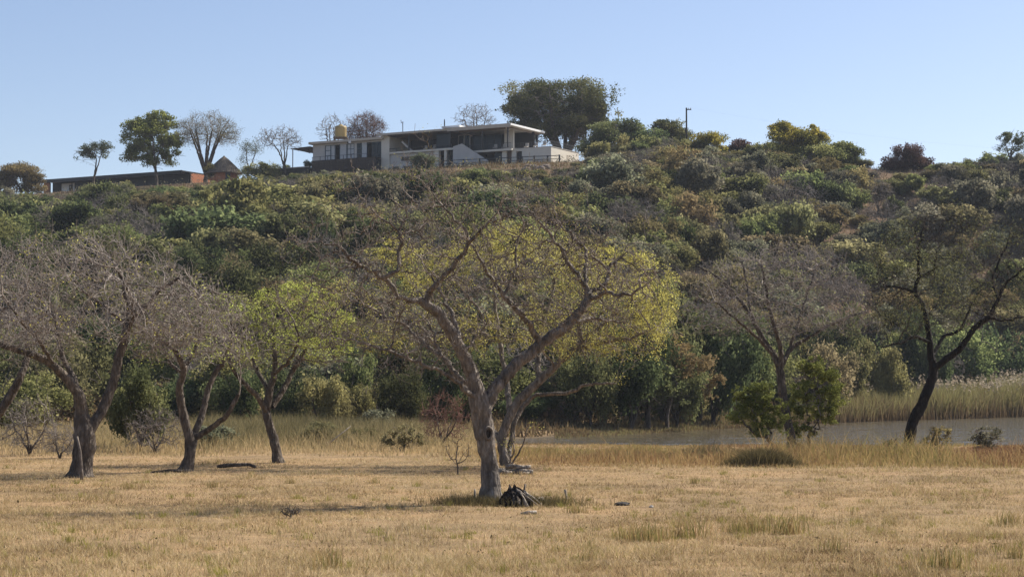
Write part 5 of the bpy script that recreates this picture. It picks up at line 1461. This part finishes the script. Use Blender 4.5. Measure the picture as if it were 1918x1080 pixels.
# single green-gold tufts on the lawn
def tuft_mesh(seed, n=90, h=.3, spread=.1, mat=G_BANK):
    r_ = np.random.default_rng(seed)
    P_ = np.stack([r_.normal(size=n) * spread, r_.normal(size=n) * spread, np.zeros(n) - .02], 1)
    V, Fs, k = blades(P_, r_.uniform(.4, 1.1, n) * h, np.full(n, .009), r_.uniform(.1, .35, n), r_, 2)
    return mesh_np('grass_tuft', V, Fs, mat, np.repeat(np.clip(r_.normal(.75, .2, n), 0, 1), k))
TUFT = [tuft_mesh(s, 110, .30, .11) for s in (1, 2, 3)]
for i, (px, py, s) in enumerate([(1170, 1012, .8), (1205, 1015, 1.0), (1230, 1012, .9), (1290, 1008, 1.15), (1380, 1000, .8), (1415, 1000, .9), (1470, 1000, 1.15), (1770, 1065, 1.0), (1890, 985, .9), (1905, 1045, .8), (1410, 995, .7), (620, 1065, .8), (1100, 1050, .5), (850, 945, .9), (1300, 905, .6), (545, 905, .55), (240, 915, .6), (400, 912, .6), (1080, 960, .7), (1060, 945, .9), (700, 905, .55), (1665, 985, .6), (1560, 1035, .7)]):
    p = gpt(px, py)
    tag(link('grass_tuft', TUFT[i % 3], None, p, i * 1.3, (s * 1.5, s * 1.5, s * 1.35)), 'upright green-gold grass tuft on the dry lawn', 'grass', 'grass tufts on the lawn')

# ------------------------------------------------------------------ dead wood, stump and stones
def crooked(pts, r0, r1, n=8, jit=.02):
    m = MB(); k = len(pts)
    m.tube([tuple(np.asarray(p) + (RNG.normal(size=3) * jit if 0 < i < k - 1 else 0)) for i, p in enumerate(pts)], [r0 + (r1 - r0) * i / (k - 1) for i in range(k)], n)
    return m
sp_ = gpt(968, 948)
stump = thing('charred_stump', 'charred root stump leaning at the foot of the gnarled tree', 'stump', sp_)
# a squat ragged block of burnt root wood
n = 18; prof = [(.36, -.08), (.34, .05), (.27, .17), (.19, .28), (.12, .36), (.05, .42)]
vs = []
for r_, z in prof:
    for k in range(n):
        t = 2 * math.pi * k / n
        q = r_ * (1 + .22 * math.sin(3 * t + z * 4) + .16 * math.sin(7 * t + z * 9) + RNG.normal() * .07)
        vs.append((q * math.cos(t) * 1.1 - z * .28, q * math.sin(t) * .8, z + .05 * RNG.normal()))
MB().add(vs, [(i * n + k, i * n + (k + 1) % n, (i + 1) * n + (k + 1) % n, (i + 1) * n + k) for i in range(len(prof) - 1) for k in range(n)] + [tuple((len(prof) - 1) * n + k for k in range(n))]).build('root_block', B_CHAR, stump, False)
for q_ in range(15):
    a = RNG.uniform(-2.7, .5); l = RNG.uniform(.3, .62); z0 = RNG.uniform(.16, .4); r_ = RNG.uniform(.02, .05)
    crooked([(RNG.normal() * .08 - .05, RNG.normal() * .06, z0), (math.cos(a) * l * .4, math.sin(a) * l * .4, z0 * .75), (math.cos(a) * l * .75, math.sin(a) * l * .75, z0 * .3), (math.cos(a) * l, math.sin(a) * l, -.02)], r_, r_ * .7, 7, .03).build('root', (B_CHAR, B_LEFT, B_CHAR, B_LOG)[q_ % 4], stump, True)
for a, l in ((-.55, .62), (-1.1, .58), (-.1, .6)):
    crooked([(.04, -.06, .36), (math.cos(a) * l * .5, math.sin(a) * l * .5, .2), (math.cos(a) * l, math.sin(a) * l, .0)], .014, .01, 5).build('bleached_root', B_DEAD, stump, True)
def stick(name, label, px, py, pts, r0, r1, mat, n=8, cat='dead branch'):
    p = gpt(px, py)
    return tag(crooked(pts, r0, r1, n).build(name, mat, None, True, p), label, cat)
stick('dead_branch', 'thin upright dead stick behind the charred stump', 977, 930, [(0, 0, -.05), (.03, 0, .12), (.09, 0, .3)], .02, .028, B_LEFT)
stick('dead_branch', 'pale curved slab of dead wood right of the charred stump', 1000, 944, [(-.22, 0, .3), (-.12, 0, .16), (.05, -.05, .09), (.22, -.05, .1)], .03, .075, B_DEAD)
stick('dead_branch', 'short upright pale stick among the litter by the stump', 1060, 938, [(0, 0, -.05), (.01, 0, .12), (-.02, 0, .26)], .028, .03, B_DEAD)
stick('dead_branch', 'pale broken peg left of the gnarled trunk', 892, 940, [(0, 0, -.05), (-.02, 0, .12), (-.03, 0, .3)], .045, .02, B_DEAD)
stick('dead_branch', 'small pale chip of wood in front of the charred stump', 990, 962, [(-.16, 0, 0), (0, 0, .05), (.16, .03, .03)], .03, .04, B_DEAD)
stick('dead_branch', 'long grey root lying on the lawn right of the stump', 1030, 944, [(-.25, 0, .05), (0, .03, .07), (.3, 0, .03)], .025, .015, B_TWIG)
# litter of small bits round the trunk, not countable
C = RNG.normal(size=(700, 2)) * np.array([.85, .8]) + np.array([mb[0] + .45, mb[1] - .35])
Pp = np.stack([C[:, 0], C[:, 1], ground(C[:, 0], C[:, 1]) + .015], 1)
V, Fq = leaf_geo(Pp, unit(RNG.normal(size=(700, 3)) * .4 + np.array([0, 0, 1])), RNG.uniform(.02, .075, 700), .4)
stuff('bark_litter', V, Fq, L_TAN, np.repeat(RNG.random(700) ** 2, 4), 'scattered bark chips and dry leaves round the gnarled trunk', 'litter')
n = 5200
C = RNG.normal(size=(n, 2)) * np.array([.72, .5]) + np.array([mb[0] + .35, mb[1] - .25])
V, Fs, k = blades(np.stack([C[:, 0], C[:, 1], ground(C[:, 0], C[:, 1])], 1), RNG.uniform(.05, .27, n), np.full(n, .01), RNG.uniform(.2, .7, n), seg=2)
stuff('trunk_grass', V, Fs, G_SCRUB, np.repeat(RNG.random(n), k), 'uncut grey-green grass round the foot of the gnarled tree', 'grass')
# log pile behind the trunk
lp = gpt(958, 888)
logs = [(-.1, .2, .10, .8, .10, .15), (.3, .0, .09, .7, .09, -.25), (.2, .08, .24, .75, .075, .12), (-.15, -.12, .08, .5, .07, .6), (.45, -.2, .06, .5, .05, .9)]
for i, (x, y, z, l, r_, a) in enumerate(logs):
    m = crooked([(-l / 2, 0, 0), (-l / 6, .02, .015), (l / 6, -.02, 0), (l / 2, 0, 0)], r_, r_ * .85, 10, .012)
    o = m.build('log', B_LOG, None, True, (lp[0] + x, lp[1] + y, lp[2] + z - .02), a)
    tag(o, 'short bleached log in the small pile behind the gnarled trunk', 'log', 'logs of the pile behind the trunk')
stick('fallen_log', 'dark fallen log in the grass left of the lime-leaved tree', 442, 876, [(-.6, 0, .03), (-.3, .06, .09), (.1, -.05, .08), (.4, .05, .11), (.65, -.05, .03)], .07, .045, B_LEFT, 8, 'log')
stick('dead_branch', 'pale dead limb leaning against the umbrella tree trunk', 160, 897, [(0, -.42, -.05), (.0, -.42, .3), (-.06, -.4, .75), (-.17, -.36, 1.2)], .05, .035, B_TWIG)
stick('dead_branch', 'dark fallen branch on the grass left of the twin-trunk tree', 315, 886, [(-.5, 0, .03), (0, .05, .06), (.6, 0, .05)], .03, .05, B_LEFT)
stick('dead_branch', 'pale snag lying in the tall grass right of the lime-leaved tree', 630, 842, [(-.4, 0, .2), (0, 0, .5), (.6, .1, 1.0)], .035, .015, B_DEAD)
# dry twig clump left of the trunk
tb = gpt(858, 888)
s = Skel(); s.poly([(*tb, .03), (tb[0], tb[1], tb[2] + .2, .025)], .05, .005)
s.colonize(ellipsoid(70, tb + np.array([0, 0, .75]), (.55, .45, .6), .2, 1, -.8), .07, 3, .14, 30, .1, .2).radii(.008, 2.2)
P_, par_, r__ = s.arrays()
V, Fq = tube_geo(P_ - tb, par_, r__, np.nonzero(par_ >= 0)[0], 4)
tag(link('dead_twig_shrub', mesh_np('dead_twig_shrub', V, Fq, B_LEFT), None, tb), 'small dead twig shrub left of the gnarled trunk', 'shrub')
bb = gpt(545, 970)
s = Skel(); s.poly([(*bb, .02), (bb[0], bb[1], bb[2] + .08, .018)], .05, .005)
s.colonize(ellipsoid(60, bb + np.array([0, 0, .1]), (.28, .25, .12), .1, 1, -.6), .05, 3, .07, 20, .1, .3).radii(.008, 2.2).spurs(1.5, .08, .03, .006)
P_, par_, r__ = s.arrays()
V, Fq = tube_geo(P_ - bb, par_, r__, np.nonzero(par_ >= 0)[0], 4)
tag(link('dead_twig_heap', mesh_np('dead_twig_heap', V, Fq, B_LEFT), None, bb), 'small heap of dark twigs in the tree shadow on the lawn', 'twigs')
def rock(name, label, px, py, rx, ry, rz, mat=M_ROCK, group=None, Y=None):
    p = gpt(px, py) if Y is None else np.array([(px - 959) / F_PX * Y, Y, gz((px - 959) / F_PX * Y, Y)])
    v, n_, m_ = [], 12, 7
    sd_ = RNG.integers(0, 999)
    for i in range(m_):
        f = math.pi * i / (m_ - 1)
        for k in range(n_):
            t = 2 * math.pi * k / n_
            q = 1 + .35 * (vnoise(np.array([math.cos(t) * math.sin(f) * 1.5 + 5]), np.array([math.sin(t) * 1.5 + math.cos(f) * 2 + 9]), int(sd_))[0] - .5)
            v.append((rx * q * math.sin(f) * math.cos(t), ry * q * math.sin(f) * math.sin(t), rz * q * math.cos(f) + rz * .4))
    fs = [(i * n_ + k, (i + 1) * n_ + k, (i + 1) * n_ + (k + 1) % n_, i * n_ + (k + 1) % n_) for i in range(m_ - 1) for k in range(n_)]
    tag(MB().add(v, fs).build(name, mat, None, False, p), label, 'rock', group)
rock('stone', 'dark flat stone lying on the open lawn', 1166, 946, .17, .14, .06, M_STONE)
rock('stone', 'pale small stone lying on the open lawn near the dark flat one', 1220, 950, .05, .05, .04, M_CONC)
for px, py in ((985, 322), (1000, 318), (1012, 320), (1022, 316), (990, 314), (1005, 326), (858, 326), (875, 336), (884, 330), (868, 342)):
    p = on_ground(px, py, 200, 310)
    rock('boulder', 'rough boulder on the slope below the house', px, py, RNG.uniform(.5, .95), .6, RNG.uniform(.35, .6), M_ROCK if px > 950 else M_STONE, 'boulders below the house', Y=p[1])
